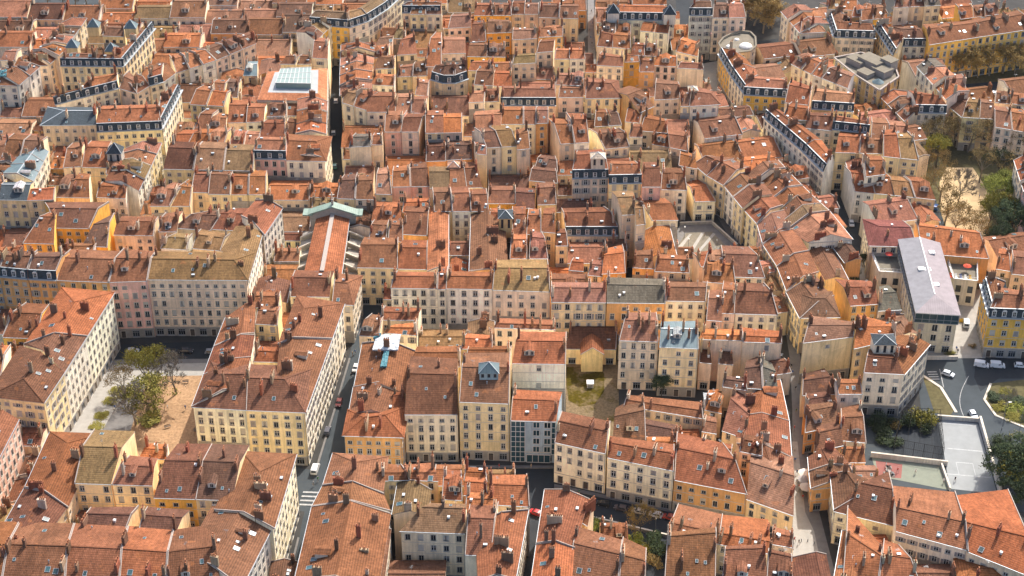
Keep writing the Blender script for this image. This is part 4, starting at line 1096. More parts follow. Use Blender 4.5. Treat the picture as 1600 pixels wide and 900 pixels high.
sheet('street', STREET_PX['curve'], z4*2, 'paving')
sheet('street', STREET_PX['straight'], z4, 'paving2')
sheet('square', STREET_PX['yard'], z4, 'cobble')
sheet('park_ground', STREET_PX['park'], z4, 'soil')
sheet('park_path', [(1478,262),(1520,262),(1545,300),(1548,345),(1530,398),(1488,398),(1470,330),(1468,285)], z4*2, 'palesand')
sheet('street', [(1440,310),(1462,312),(1480,360),(1474,372),(1450,360)], z4*2, 'greyasphalt')
sheet('street', STREET_PX['planes'], z4, 'soil')
sheet('street', [(1500,132),(1660,120),(1660,165),(1510,165)], z4*2, 'asphalt')
sheet('street', STREET_PX['midstreet'], z4, 'asphalt')
sheet('quay_road', [(-150,-20),(960,-20),(900,-4),(420,4),(-150,10)], z4, 'greyasphalt')
sheet('river', [(-700,-330),(1900,-330),(1300,-40),(-700,-24)], z4, 'water')
# striped plaza
sheet('plaza', STREET_PX['plaza'], z4, 'paving2')
sheet('plaza_deck', [(1072,364),(1112,362),(1142,392),(1078,398),(1058,386)], z4*2, 'roofgravel')
for q in ([(1077,366),(1081,366),(1065,388),(1059,386)], [(1096,363),(1101,363),(1081,396),(1075,396)], [(1114,364),(1118,366),(1092,396),(1086,397)], [(1136,388),(1139,390),(1134,394),(1130,394)]):
    sheet('plaza_stripe', q, z4*3, 'paving')
# roundabout and school street
sheet('street', STREET_PX['roundabout'], z4, 'greyasphalt')
sheet('street', [(1525,560),(1640,560),(1640,592),(1560,592),(1532,612),(1522,590)], z4*2, 'asphalt')
sheet('school_yard', STREET_PX['school'], z4, 'paving')
ring = [(1548,600),(1600,594),(1660,600),(1660,670),(1600,668),(1556,650),(1538,625)]
sheet('roundabout_island', ring, .22, 'soil')
kerb_line('kerb', [(1548,600),(1538,625),(1556,650),(1600,668),(1660,670)], .7, .28)
sheet('verge', [(1442,590),(1455,590),(1492,640),(1484,650),(1460,645)], z4*3, 'soil')
kerb_line('kerb', [(1443,588),(1470,606),(1494,645)], .8, .25, 'trim')
sheet('sports_court', [(1466,655),(1528,662),(1558,772),(1484,764)], z4*3, 'court')
for q in ([(1470,660),(1520,664),(1519.4,665.5),(1470,661.5)], [(1480,700),(1535,705),(1534.6,706.5),(1480,701.5)], [(1493,722),(1520,724),(1519.6,725.2),(1493,723.2)], [(1493,722),(1494,722),(1499,742),(1498,742)], [(1519,724),(1520,724),(1525,744),(1524,744)], [(1478,740),(1548,746),(1547.6,747.4),(1478,741.4)]):
    sheet('court_line', q, z4*4, 'faded')
sheet('playground', [(1362,715),(1470,728),(1482,766),(1370,744)], z4*3, 'greencourt')
sheet('playground', [(1368,720),(1410,726),(1408,748),(1372,744)], z4*4, 'redcourt')
# crosswalks and road lines
for k in range(4):
    y = 768+k*6.5; sheet('crosswalk_stripe', [(474-k*2.2,y),(499-k*1.0,y+1),(498-k*1.0,y+3.4),(473-k*2.2,y+2.4)], z4*4, 'worn')
for k in range(4):
    y = 581+k*3.8; sheet('crosswalk_stripe', [(1448+k*1.5,y),(1463+k*1.5,y-.4),(1464+k*1.5,y+1.1),(1449+k*1.5,y+1.5)], z4*4, 'worn')
sheet('lane_line', [(1467.5,577),(1468.7,577),(1475,606),(1473.8,606)], z4*3, 'worn')
pts = [(1513-14*math.sin(t/12*math.pi*.8), 588+62*t/12) for t in range(13)]
sheet('lane_line', pts+[(x+1, y) for x, y in reversed(pts)], z4*3, 'worn')
# grass court
sheet('court_ground', [(884,560),(966,560),(968,690),(884,690)], z4, 'dryearth')
sheet('court_moss', [(885,574),(938,574),(944,585),(944,612),(930,632),(905,636),(888,626),(885,600)], z4*2, 'grassbase')
# pavements along the car street
def pave(px, mat='paving2', h=.24):
    b = MB(); p = [at(x, y, 0) for x, y in px]
    a = sum(p[i].x*p[(i+1) % len(p)].y-p[(i+1) % len(p)].x*p[i].y for i in range(len(p)))
    if a < 0: p.reverse()
    b.prism([(q.x, q.y) for q in p], 0, h, 0)
    tag(b.build('pavement', [mat]), kind='structure')
pave([(866,757),(950,775),(1055,797),(1165,817),(1165,821),(1055,802),(950,780),(866,762)])
pave([(540,724),(690,727.5),(865,728.5),(865,732.5),(690,731.5),(540,728)])
pave([(611,521),(770,530),(770,533),(611,524)])
pave([(900,803),(1045,838),(1045,842),(900,807)])
pave([(492,735),(520,645),(545,560),(548,560),(523,645),(495,736)], 'paving2')
pave([(465,840),(455,880),(458,881),(468,841)], 'paving2')
# ---------------------------------------------------------------- landmarks with their own shapes
EXCL = []            # world outlines kept free of other houses
def ccw(p):
    a = sum(p[i].x*p[(i+1) % len(p)].y-p[(i+1) % len(p)].x*p[i].y for i in range(len(p)))
    return p if a > 0 else p[::-1]
def pxpoly(px, z): return ccw([at(x, y, z) for x, y in px])
SPECIAL_SOLIDS = []
def claim(poly, z):
    EXCL.append([(p.x, p.y) for p in poly])
    n = len(poly)
    solid([Vector((p.x, p.y, z)) for p in poly])
    for i in range(n):
        a, b = poly[i], poly[(i+1) % n]
        solid([(a.x, a.y, 0), (b.x, b.y, 0), (b.x, b.y, z), (a.x, a.y, z)])

STY = dict(pitch=2.7, ww=1.15, wh=2.0, attic=1.7, blank=.0, kind='casement', course=True, pipe=False, gmat=1)
def walls_round(root, poly, zt, rng, wc, sty=STY, skip=()):
    """facades round a convex outline (ccw); openings where they can be seen"""
    mb = MB(); n = len(poly)
    for i in range(n):
        a, b = poly[i], poly[(i+1) % n]
        if i in skip: mb.face([(a.x, a.y, 0), (b.x, b.y, 0), (b.x, b.y, zt), (a.x, a.y, zt)], 0)
        else: facade(mb, root, a, b, zt, rng, sty, maxn=60)
    w = mb.build('wall', ['wall', 'stone', 'trim', 'gutter'], root, origin=root.location); w.color = (*wc, 1); return w

def center(poly):
    c = Vector((0, 0, 0))
    for p in poly: c += xy(p)
    return c/len(poly)

LATE = []            # builders that need the visibility tree
# --- church
def church():
    H = solve((547,338),(534,428),(520,333),(503,424),13.0,{'b':1.0})
    add_solids(H); EXCL.append([(p.x, p.y) for p in (H.E0, H.E1, H.B1, H.B0)])
    def late():
        rng = random.Random(3)
        c = (xy(H.E0)+xy(H.E1)+xy(H.B0)+xy(H.B1))/4
        root = tag(thing('church', c), 'long church with rust tiled nave, pale ridge and green copper gable', 'church')
        f0, f1, b1, b0 = H.wo
        mb = MB()
        for a, b, zt in ((f0, f1, 13), (b1, b0, H.zb)): mb.face([xy(a), xy(b), xy(b)+Vector((0,0,zt)), xy(a)+Vector((0,0,zt))], 0)
        for k, (f, b) in enumerate(((f0, b0), (f1, b1))): mb.face(side_poly(H, f, b, k), 0)
        w = mb.build('wall', ['wall'], root, origin=c); w.color = (.40, .32, .24, 1)
        H.coping = 0
        rm = roof_mesh(H, rng)
        rm.beam(H.R0+Vector((0,0,.1)), H.R1+Vector((0,0,.1)), 1.3, .25, 1)
        r = rm.build('roof', ['tile', 'mortar', 'gutter', 'slate', 'zinc', 'mortar'], root, origin=c); r.color = (.26, .092, .042, 1)
        # lower end towards the camera
        far, near = (0, 1) if H.R0.y > H.R1.y else (1, 0)
        Rf, Rn = (H.R0, H.R1) if far == 0 else (H.R1, H.R0)
        ax = (xy(Rf)-xy(Rn)).normalized(); sx = Vector((ax.y, -ax.x, 0))       # sx to the right
        hw = H.w
        # copper gable
        g = MB(); p0 = xy(Rf)+ax*.5
        zt = H.z+3.0; ze = zt-(hw+2.6)*.36
        for s in (-1, 1):
            a = p0+sx*(s*(hw+2.8))+Vector((0,0,ze)); q = p0+Vector((0,0,zt))
            dd = (q-a); up = sx.cross(ax)
            l = dd.length
            pts = [a-ax*1.7, q-ax*1.7, q+ax*1.7, a+ax*1.7]
            g.face(pts if s < 0 else pts[::-1], 0, [(0,0),(l,0),(l,3.4),(0,3.4)] )
            dn = Vector((0,0,-.45))
            g.face([a-ax*1.7+dn, q-ax*1.7+dn, q-ax*1.7, a-ax*1.7], 0); g.face([a-ax*1.7+dn, a+ax*1.7+dn, a+ax*1.7, a-ax*1.7], 0)
            g.face([v+dn for v in pts], 0)
            g.box(p0+sx*(s*(hw+2.3))+Vector((0,0,ze-.1)), sx*1.6, ax*2.0, Vector((0,0,.25)), 0)
        gb = g.build('copper_gable', ['copper'], root, origin=c)
        s_ = MB()
        t = 1.2
        L0, R0_ = p0-sx*(hw+1.6), p0+sx*(hw+1.6); ap = p0+Vector((0,0,zt-.5))
        for o in (-t, t):
            s_.face([L0+ax*o, R0_+ax*o, R0_+ax*o+Vector((0,0,ze-.1)), ap+ax*o, L0+ax*o+Vector((0,0,ze-.1))], 0)
        for q in (L0, R0_): s_.face([q-ax*t, q+ax*t, q+ax*t+Vector((0,0,ze)), q-ax*t+Vector((0,0,ze))], 0)
        sb = s_.build('gable_wall', ['stone'], root, origin=c)
        cr = MB(); b0_ = p0+Vector((0,0,zt))
        cr.box(b0_+Vector((0,0,.9)), sx*.35, ax*.35, Vector((0,0,.9)), 0)
        cr.box(b0_+Vector((0,0,3.0)), sx*.14, ax*.14, Vector((0,0,1.4)), 1); cr.box(b0_+Vector((0,0,3.5)), sx*.8, ax*.14, Vector((0,0,.14)), 1)
        cr.build('cross', ['stone', 'trim'], root, origin=c)
        # aisles and flying buttresses
        ln = (xy(Rf)-xy(Rn)).length
        for s in (-1, 1):
            a = MB()
            p = xy(Rn)+sx*(s*hw*.98); q = xy(Rf)+sx*(s*hw*.98); o = sx*(s*4.6)
            a.face([p+Vector((0,0,8.6)), q+Vector((0,0,8.6)), q+o+Vector((0,0,7.2)), p+o+Vector((0,0,7.2))][::s], 0, [(0,0),(ln,0),(ln,4.6),(0,4.6)])
            a.face([p+o, q+o, q+o+Vector((0,0,7.2)), p+o+Vector((0,0,7.2))], 1); a.face([p, p+o, p+o+Vector((0,0,7.2)), p+Vector((0,0,8.6))], 1); a.face([q, q+o, q+o+Vector((0,0,7.2)), q+Vector((0,0,8.6))], 1)
            a.build('aisle', ['stone', 'stone'], root, origin=c)
            for k in range(5):
                u = p+ax*(ln*(k+.6)/5.4); f = MB()
                f.face([u+Vector((0,0,10.5)), u+o*.95+Vector((0,0,8.2)), u+o*.95+Vector((0,0,7.1)), u+Vector((0,0,9.0))], 0)
                A = [u+Vector((0,0,11)), u+o*1.05+Vector((0,0,8.6)), u+o*1.05+Vector((0,0,6.5)), u+Vector((0,0,9.2))]
                Bq = [v+ax*.55 for v in A]
                for i in range(4):
                    j = (i+1) % 4; f.face([A[i], A[j], Bq[j], Bq[i]], 0)
                f.face(A, 0); f.face(Bq[::-1], 0)
                f.build('flying_buttress', ['trim'], root, origin=c)
        # apse: half cone in zinc
        ap_ = MB(); cc = xy(Rn)-ax*.1; m = 10
        for i in range(m):
            a0, a1 = math.pi*(i/m), math.pi*((i+1)/m)
            q0 = cc+sx*(math.cos(a0)*hw*.85)-ax*(math.sin(a0)*4.2); q1 = cc+sx*(math.cos(a1)*hw*.85)-ax*(math.sin(a1)*4.2)
            ap_.face([q0+Vector((0,0,11)), q1+Vector((0,0,11)), cc+Vector((0,0,13.6))], 0, [(i,0),(i+1,0),(i+.5,3)])
            ap_.face([q0, q1, q1+Vector((0,0,11)), q0+Vector((0,0,11))], 1)
        ap_.build('apse', ['zinc', 'stone'], root, origin=c)
    LATE.append(late)
church()

# --- glass-roofed court
def glass_court():
    out = pxpoly([(402,156),(511,158),(512,107),(418,112)], 17); claim(out, 17)
    def late():
        rng = random.Random(4); c = center(out)
        root = tag(thing('courtyard_block', c), 'block with a pale flat terrace and long glass rooflight inside an orange tiled rim', 'courtyard block')
        walls_round(root, [xy(p) for p in out], 16.8, rng, (.58, .47, .34))
        def sh(k): return [lerp(p, c, k) for p in map(xy, out)]
        inn = sh(.28)
        r = MB()
        for i in range(4):
            j = (i+1) % 4
            e = (xy(out[j])-xy(out[i])).length
            r.face([xy(out[i])+Vector((0,0,17)), xy(out[j])+Vector((0,0,17)), inn[j]+Vector((0,0,18.3)), inn[i]+Vector((0,0,18.3))], 0, [(0,0),(e,0),(e*.86,4),(e*.14,4)])
            r.face([xy(out[i])+Vector((0,0,16.7)), xy(out[j])+Vector((0,0,16.7)), xy(out[j])+Vector((0,0,17)), xy(out[i])+Vector((0,0,17))], 1)
        rr = r.build('roof', ['tile', 'mortar'], root, origin=c); rr.color = (.44, .17, .08, 1)
        t = MB(); t.face([p+Vector((0,0,18.3)) for p in inn], 0); t.build('terrace', ['whiteroof'], root, origin=c)
        gl = MB(); gp = [lerp(p, c+(inn[2]+inn[3]-inn[0]-inn[1])*.08, .30) for p in inn]
        gl.prism([(p.x, p.y) for p in gp], 18.3, 20.4, 0)
        gx = gl.build('rooflight', ['paleglass'], root, origin=c)
        fr = MB()
        for k in range(9):
            a = lerp(gp[0], gp[1], k/8)+Vector((0,0,20.4)); b = lerp(gp[3], gp[2], k/8)+Vector((0,0,20.4)); fr.beam(a, b, .12, .1, 0)
        for k in range(4):
            a = lerp(gp[0], gp[3], k/3)+Vector((0,0,20.4)); b = lerp(gp[1], gp[2], k/3)+Vector((0,0,20.4)); fr.beam(a, b, .14, .12, 0)
        f = fr.build('glazing_bars', ['frame'], gx, origin=(0,0,0)); f.location = -c
    LATE.append(late)
glass_court()

# --- metal-roofed school
def school():
    main = pxpoly([(1406,377),(1468,382),(1498,488),(1432,484)], 15); claim(main, 15)
    lw = pxpoly([(1356,386),(1404,390),(1410,428),(1374,426)], 9); claim(lw, 9)
    rw = pxpoly([(1476,399),(1526,404),(1527,441),(1490,437)], 9); claim(rw, 9)
    def late():
        rng = random.Random(6); c = center(main)
        root = tag(thing('school_building', c), 'modern school with a pale metal roof, teal glass storey and two flat terraces', 'school')
        sty = dict(STY, pitch=3.4, ww=1.6, wh=2.2, attic=2.2, kind='dark', gmat=0)
        walls_round(root, [xy(p) for p in main], 11, rng, (.60, .53, .38), sty)
        gm = MB(); n = 4
        o = [lerp(xy(p), c, -.03) for p in main]
        for i in range(n):
            a, b = o[i], o[(i+1) % n]; l = (b-a).length
            gm.face([a+Vector((0,0,11)), b+Vector((0,0,11)), b+Vector((0,0,14.7)), a+Vector((0,0,14.7))], 0)
        gm.face([p+Vector((0,0,11)) for p in o][::-1], 1)
        g = gm.build('glazed_storey', ['tealglass', 'greyframe'], root, origin=c)
        ml = MB()
        for i in range(n):
            a, b = o[i], o[(i+1) % n]; l = (b-a).length; m = max(2, int(l/1.8)); d = (b-a)/l; nn = Vector((d.y, -d.x, 0))
            for k in range(m+1): ml.beam(a+d*(l*k/m)+nn*.06+Vector((0,0,11)), a+d*(l*k/m)+nn*.06+Vector((0,0,14.7)), .1, .1, 0, up=nn)
            for z in (11, 12.2, 14.6): ml.beam(a+nn*.05+Vector((0,0,z)), b+nn*.05+Vector((0,0,z)), .14, .12, 0)
        mo = ml.build('mullions', ['greyframe'], g); mo.location = -c
        # metal roof, low hip with a ridge running away from the camera
        P = [lerp(xy(p), c, -.07)+Vector((0,0,14.9)) for p in main]
        P.sort(key=lambda p: p.y); fr = sorted(P[:2], key=lambda p: p.x); bk = sorted(P[2:], key=lambda p: p.x)
        fl, frr, bl, br = fr[0], fr[1], bk[0], bk[1]
        r0 = lerp((fl+frr)/2, (bl+br)/2, .2)+Vector((0,0,1.5)); r1 = (bl+br)/2+Vector((0,0,1.5))
        r = MB()
        for q, m_ in (([fl, frr, r0], 1), ([frr, br, r1, r0], 1), ([bl, fl, r0, r1], 0)):
            e = (q[1]-q[0]).normalized(); r.face(q, m_, [((p-q[0]).dot(e), (p-q[0]).length) for p in q])
        r.face([br, bl, r1], 0)
        for a, b in ((fl, frr), (frr, br), (br, bl), (bl, fl)): r.face([a-Vector((0,0,.3)), b-Vector((0,0,.3)), b, a], 2)
        r.beam(r0, r1, .3, .1, 2)
        ro = r.build('roof', ['palemetal', M_PUR, 'frame'], root, origin=c)
        for s_, t_ in ((.35, .55), (.5, .55), (.6, .35), (.7, .8)):
            p = lerp(lerp(fl, frr, s_), lerp(bl, br, s_), t_)+Vector((0,0,.9))
            sk = MB(); sk.abox(-.9, -.9, -.5, .9, .9, .45, 0); q = sk.build('skylight', ['frame'], ro); q.location = p-c
        for nm, poly in (('terrace_wing', lw), ('terrace_wing', rw)):
            mb = MB(); pp = [xy(p) for p in poly]
            for i in range(4):
                a, b = pp[i], pp[(i+1) % 4]; mb.face([a, b, b+Vector((0,0,9.5)), a+Vector((0,0,9.5))], 0)
                mb.beam(a+Vector((0,0,9.5)), b+Vector((0,0,9.5)), .4, .12, 1)
                d = (b-a).normalized(); nn = Vector((d.y, -d.x, 0)); l = (b-a).length
                if nn.y < -.3:
                    for k in range(max(1, int(l/3.4))):
                        p = a+d*(l*(k+.5)/max(1, int(l/3.4)))
                        for z in (1.2, 4.8): mb.box(p+nn*.03+Vector((0,0,z+1.2)), d*.8, nn*.04, Vector((0,0,1.2)), 3)
            mb.face([p+Vector((0,0,8.9)) for p in pp], 2)
            w = mb.build(nm, ['wall', 'frame', 'roofgravel', 'glass'], root, origin=c); w.color = (.62, .57, .46, 1)
            for k in range(4):
                a, b = pp[k], pp[(k+1) % 4]
                rl = MB(); l = (b-a).length; m = max(2, int(l/1.5))
                for i in range(m+1): rl.tube(lerp(a, b, i/m)+Vector((0,0,9.6)), lerp(a, b, i/m)+Vector((0,0,10.6)), .04, .04, 4, 0)
                rl.tube(a+Vector((0,0,10.6)), b+Vector((0,0,10.6)), .05, .05, 4, 0); rl.tube(a+Vector((0,0,10.1)), b+Vector((0,0,10.1)), .03, .03, 4, 0)
                q = rl.build('railing', ['frame'], w); q.location = -c
        for (px, py, colr, lb) in ((1388,405,(.55,.08,.06),'red umbrella on the left school terrace'),(1494,407,(.5,.1,.06),'red umbrella at the back of the right school terrace'),(1510,424,(.55,.09,.05),'red umbrella near the deckchairs on the right school terrace')):
            p = at(px, py, 8.9); u = tag(thing('parasol', p), lb, 'parasol', 'parasols on the school terraces')
            m = MB()
            for k in range(8):
                a0, a1 = 2*math.pi*k/8, 2*math.pi*(k+1)/8
                m.face([(1.3*math.cos(a0),1.3*math.sin(a0),2.0),(1.3*math.cos(a1),1.3*math.sin(a1),2.0),(0,0,2.6)], 0)
            q = m.build('canopy', ['cloth'], u); q.color = (*colr, 1)
            m = MB(); m.tube(Vector((0,0,0)), Vector((0,0,2.6)), .04, .04, 6, 0); m.build('pole', ['metal'], u)
        for k in range(5):
            p = at(1486+k*7.5, 432.5+k*.9, 8.9)
            u = MB(); u.abox(-.35,-.9,.25,.35,.3,.35,0); u.box(Vector((0,.55,.6)), Vector((.35,0,0)), Vector((0,.35,.3)), Vector((0,-.03,.04)), 0)
            for sx in (-.3,.3): u.abox(sx-.03,-.85,0,sx+.03,-.8,.25,1); u.abox(sx-.03,.2,0,sx+.03,.25,.25,1)
            q = u.build('deckchair', ['cloth','metal'], None, p); q.color = (*[(.6,.1,.05),(.7,.68,.6),(.08,.1,.2),(.7,.68,.6),(.55,.3,.05)][k],1)
            tag(q, ['red','white','navy','second white','amber'][k]+' deckchair in the line along the front of the school terrace', 'deckchair', 'deckchairs on the school terrace')
    LATE.append(late)
M_PUR = make_zinc('grey_violet_metal', (.19, .155, .165))
school()

# --- theatre with flat roofs
def theatre():
    out = pxpoly([(1303,92),(1345,84),(1396,100),(1404,122),(1374,143),(1338,120)], 15); claim(out, 15)
    def late():
        rng = random.Random(8); c = center(out)
        root = tag(thing('theatre', c), 'long theatre with yellow colonnaded flank and beige flat roofs', 'theatre')
        walls_round(root, [xy(p) for p in out], 15.5, rng, (.60, .44, .2), dict(STY, pitch=3.4, wh=3.0, attic=2.6, ww=1.5))
        r = MB(); r.face([xy(p)+Vector((0,0,15)) for p in out], 0)
        n = len(out)
        for i in range(n):
            a, b = xy(out[i])+Vector((0,0,15.4)), xy(out[(i+1) % n])+Vector((0,0,15.4)); r.beam(a, b, .6, .35, 1)
        ro = r.build('roof', ['roofgravel', 'mortar'], root, origin=c)
        for (x, y, w, d, h) in ((1340,100,7,5,2.2),(1362,104,9,6,3.2),(1378,116,6,5,2.4),(1352,118,5,4,1.6),(1388,108,5,4,4.0)):
            p = at(x, y, 15); b = MB(); b.abox(-w/2,-d/2,0,w/2,d/2,h,0); b.abox(-w/2-.2,-d/2-.2,h,w/2+.2,d/2+.2,h+.2,1)
            q = b.build('roof_box', ['mortar','roofgravel'], ro); q.location = p-c; q.rotation_euler = (0,0,-.9)
        d1 = MB()
        for k in range(10):
            a0, a1 = 2*math.pi*k/10, 2*math.pi*(k+1)/10
            d1.face([(2.2*math.cos(a0),2.2*math.sin(a0),0),(2.2*math.cos(a1),2.2*math.sin(a1),0),(0,0,1.4)], 0)
        q = d1.build('dome', ['zinc'], ro); q.location = at(1372,128,15.1)-c
    LATE.append(late)
theatre()

# --- flat-roofed rounded corner
def rounded():
    pts = [(1123,70),(1130,61),(1142,55),(1158,51),(1172,52),(1180,60),(1181,74),(1172,82),(1150,85),(1130,84)]
    out = pxpoly(pts, 13.5); claim(out, 13.5)
    def late():
        rng = random.Random(9); c = center(out)
        root = tag(thing('corner_building', c), 'rounded corner building with a beige flat roof and two white roof domes', 'corner building')
        walls_round(root, [xy(p) for p in out], 14.1, rng, (.58, .47, .32))
        r = MB(); r.face([xy(p)+Vector((0,0,13.5)) for p in out], 0)
        for i in range(len(out)):
            r.beam(xy(out[i])+Vector((0,0,14.0)), xy(out[(i+1) % len(out)])+Vector((0,0,14.0)), .7, .35, 1)
        ro = r.build('roof', ['roofgravel', 'roofgravel'], root, origin=c)
        for x, y, s in ((1139,73,1.0),(1151,62,.8),(1165,73,2.0)):
            d = MB()
            for j in range(4):
                for k in range(12):
                    a0, a1 = 2*math.pi*k/12, 2*math.pi*(k+1)/12; t0, t1 = j/4*math.pi/2, (j+1)/4*math.pi/2
                    f = lambda a, t: (s*1.3*math.cos(a)*math.cos(t), s*1.3*math.sin(a)*math.cos(t), s*.7*math.sin(t))
                    d.face([f(a0,t0), f(a1,t0), f(a1,t1), f(a0,t1)], 0)
            q = d.build('roof_dome', ['frame'], ro, smooth=True); q.location = at(x, y, 13.5)-c
    LATE.append(late)
rounded()
# ---------------------------------------------------------------- place the houses
SPLIT = []
rs_ = random.Random(55)
for (phrase, mode, h, a, b, u) in ROWS:
    w, r, fl = parse_flags(u)
    py = (a[1]+b[1])/2
    n = 1
    if py < 335 and not any(k in fl for k in ('hs', 'he', 'M', 'h', 'w0', 'w1', 'b')):
        ln = (at(a[0], a[1], h)-at(b[0], b[1], h)).length
        n = max(1, min(3, round(ln/6.6)))
        if ln < 9.5: n = 1
    for k in range(n):
        p = tuple(a[i]+(b[i]-a[i])*k/n for i in range(4)); q = tuple(a[i]+(b[i]-a[i])*(k+1)/n for i in range(4))
        f2 = dict(fl); h2 = h; r2, w2 = r, w
        if n > 1:
            f2['c'] = rs_.choice([0, 1, 1, 2]); f2['k'] = rs_.choice([0, 0, 1]); f2['h'] = h+rs_.uniform(-1.1, 1.1)
            if rs_.random() < .5: r2 = rs_.choice(['br', 'rs', 'og', 'pk', 'dk', 'br', 'tn'])
            if rs_.random() < .5: w2 = rs_.choice(['cr', 'wh', 'ye', 'ro', 'be', 'cr'])
            s = rs_.uniform(-.12, .12)*abs(p[1]-p[3]) if mode == 'L' else 0
            p = (p[0], p[1], p[2], p[3]+s); q = (q[0], q[1], q[2], q[3]+s)
        SPLIT.append((phrase, mode, h2, p, q, w2, r2, f2))
for (phrase, mode, h, a, b, w, r, fl) in SPLIT:
    H = solve(a[:2], b[:2], a[2:], b[2:], fl.get('h', h), fl)
    H.phrase, H.mode, H.wall, H.roof = phrase, mode, w, r
    add_solids(H); HOUSES.append(H)
    EXCL.append([(p.x, p.y) for p in (H.E0, H.E1, H.B1, H.B0)])

# free ground between the drawn rows is filled with lower courtyard houses
FILL = []
def fill(rot, xr, yr, inside, seed):
    rng = random.Random(seed)
    cs, sn = math.cos(rot), math.sin(rot)
    def toW(u, v): return (cs*u-sn*v, sn*u+cs*v)
    u0, u1, v0, v1 = xr[0], xr[1], yr[0], yr[1]
    nu, nv = int(u1-u0), int(v1-v0)
    free = [[False]*nu for _ in range(nv)]
    polys = [(min(p[0] for p in q)-.6, max(p[0] for p in q)+.6, min(p[1] for p in q)-.6, max(p[1] for p in q)+.6, q) for q in EXCL+list(STREET_W.values())]
    for j in range(nv):
        for i in range(nu):
            x, y = toW(u0+i+.5, v0+j+.5)
            if not inside(x, y): continue
            ok = True
            for (a, b, c, d, q) in polys:
                if a < x < b and c < y < d and pip(x, y, q): ok = False; break
            free[j][i] = ok
    sizes = [(14, 13), (12, 12), (14, 10), (10, 12), (10, 10), (12, 8), (8, 10), (8, 8), (10, 6), (7, 7), (6, 9), (9, 5), (6, 6)]
    for (w, d) in sizes:
        for j in range(nv-d, -1, -1):
            i = 0
            while i < nu-w:
                if free[j][i] and free[j][i+w-1] and free[j+d-1][i] and all(free[jj][ii] for jj in range(j, j+d) for ii in range(i, i+w)):
                    for jj in range(j, j+d):
                        for ii in range(i, i+w): free[jj][ii] = False
                    h = rng.uniform(6.5, 11.5) if d > 6 else rng.uniform(5.5, 9)
                    a, b = u0+i+.05, u0+i+w-.05; c, e = v0+j+.05, v0+j+d-.05
                    fr = rng.uniform(.45, .75)
                    W = [Vector((*toW(*q), 0)) for q in ((a, c), (b, c), (b, e), (a, e))]
                    if w < d-1 and rng.random() < .7:   # ridge runs away from the camera
                        if W[0].x < 0: W = [W[1], W[2], W[3], W[0]]
                        else: W = [W[3], W[0], W[1], W[2]]
                    FILL.append((W, h, fr)); i += w
                else: i += 1
def region(zlo=14, m=70):
    def f(x, y):
        p = Vector((x, y, zlo)); q = project(p)
        return -m < q[0] < 1600+m and -25 < q[1] < 930
    return f
inR = region()
pd = at(1105, 300)-at(1225, 480); DIAG = math.atan2(pd.y, pd.x)-math.pi/2
def right_zone(x, y):
    q = project(Vector((x, y, 14))); return inR(x, y) and q[0] > 1085 and q[1] < 560
def left_zone(x, y):
    q = project(Vector((x, y, 14))); return inR(x, y) and not (q[0] > 1085 and q[1] < 560)
fill(0.0, (-230, 230), (270, 700), left_zone, 21)
fill(DIAG, (-100, 640), (200, 760), right_zone, 22)
rf = random.Random(31)
for (W, h, fr) in FILL:
    H = House(); H.flags = {'filler': True, 'b': (1-fr)/fr}; H.h = h; H.mans = 0.0; H.swap = False; H.hs = H.he = False
    E0, E1, B1, B0 = W
    R0, R1 = lerp(E0, B0, fr), lerp(E1, B1, fr)
    z = h+SLOPE*(R0-E0).length
    up = lambda v, zz: Vector((v.x, v.y, zz))
    if rf.random() < .15: H.hs = True
    if rf.random() < .15: H.he = True
    d = (E1-E0).normalized(); wv = (R0-E0).length
    if (E1-E0).length < 2.4*wv: H.hs = H.he = False
    if H.hs: R0 = R0+d*wv*.8
    if H.he: R1 = R1-d*wv*.8
    finish(H, up(E0, h), up(E1, h), up(R0, z), up(R1, z), z, (1-fr)/fr)
    H.wall = rf.choice(['cr', 'cr', 'wh', 'ye', 'be', 'ro', 'ro', 'be', 'gy', 'og'])
    H.roof = rf.choice(['br', 'br', 'rs', 'rs', 'og', 'pk', 'dk', 'tn', 'og', 'pk'])
    H.phrase = None
    if rf.random() < .35: H.flags['k'] = rf.choice([1, 2])
    H.flags['c'] = rf.choice([0, 1, 1, 2, 2, 3])
    add_solids(H); HOUSES.append(H)

BVH = BVHTree.FromPolygons(SOLV, SOLF)
make_windows(); make_roof_bits()

# which houses show at all (sampled on roof and walls)
def shows(H):
    n = 0
    for pts, k in H.polys:
        c = Vector((0, 0, 0))
        for p in pts: c += p
        c /= len(pts)
        for p in [c]+[lerp(c, q, .75) for q in pts]:
            if seen(p+Vector((0, 0, .25)), 0): n += 1
    f0, f1, b1, b0 = H.wo
    for s in (.15, .5, .85):
        p = lerp(xy(f0), xy(f1), s)+Vector((0, 0, H.h-1.5))-H.n*.4
        if seen(p, 0): n += 1
    return n
vis = []
for H in HOUSES:
    H.shows = shows(H)
HOUSES = [H for H in HOUSES if H.shows >= (1 if H.phrase else 2)]

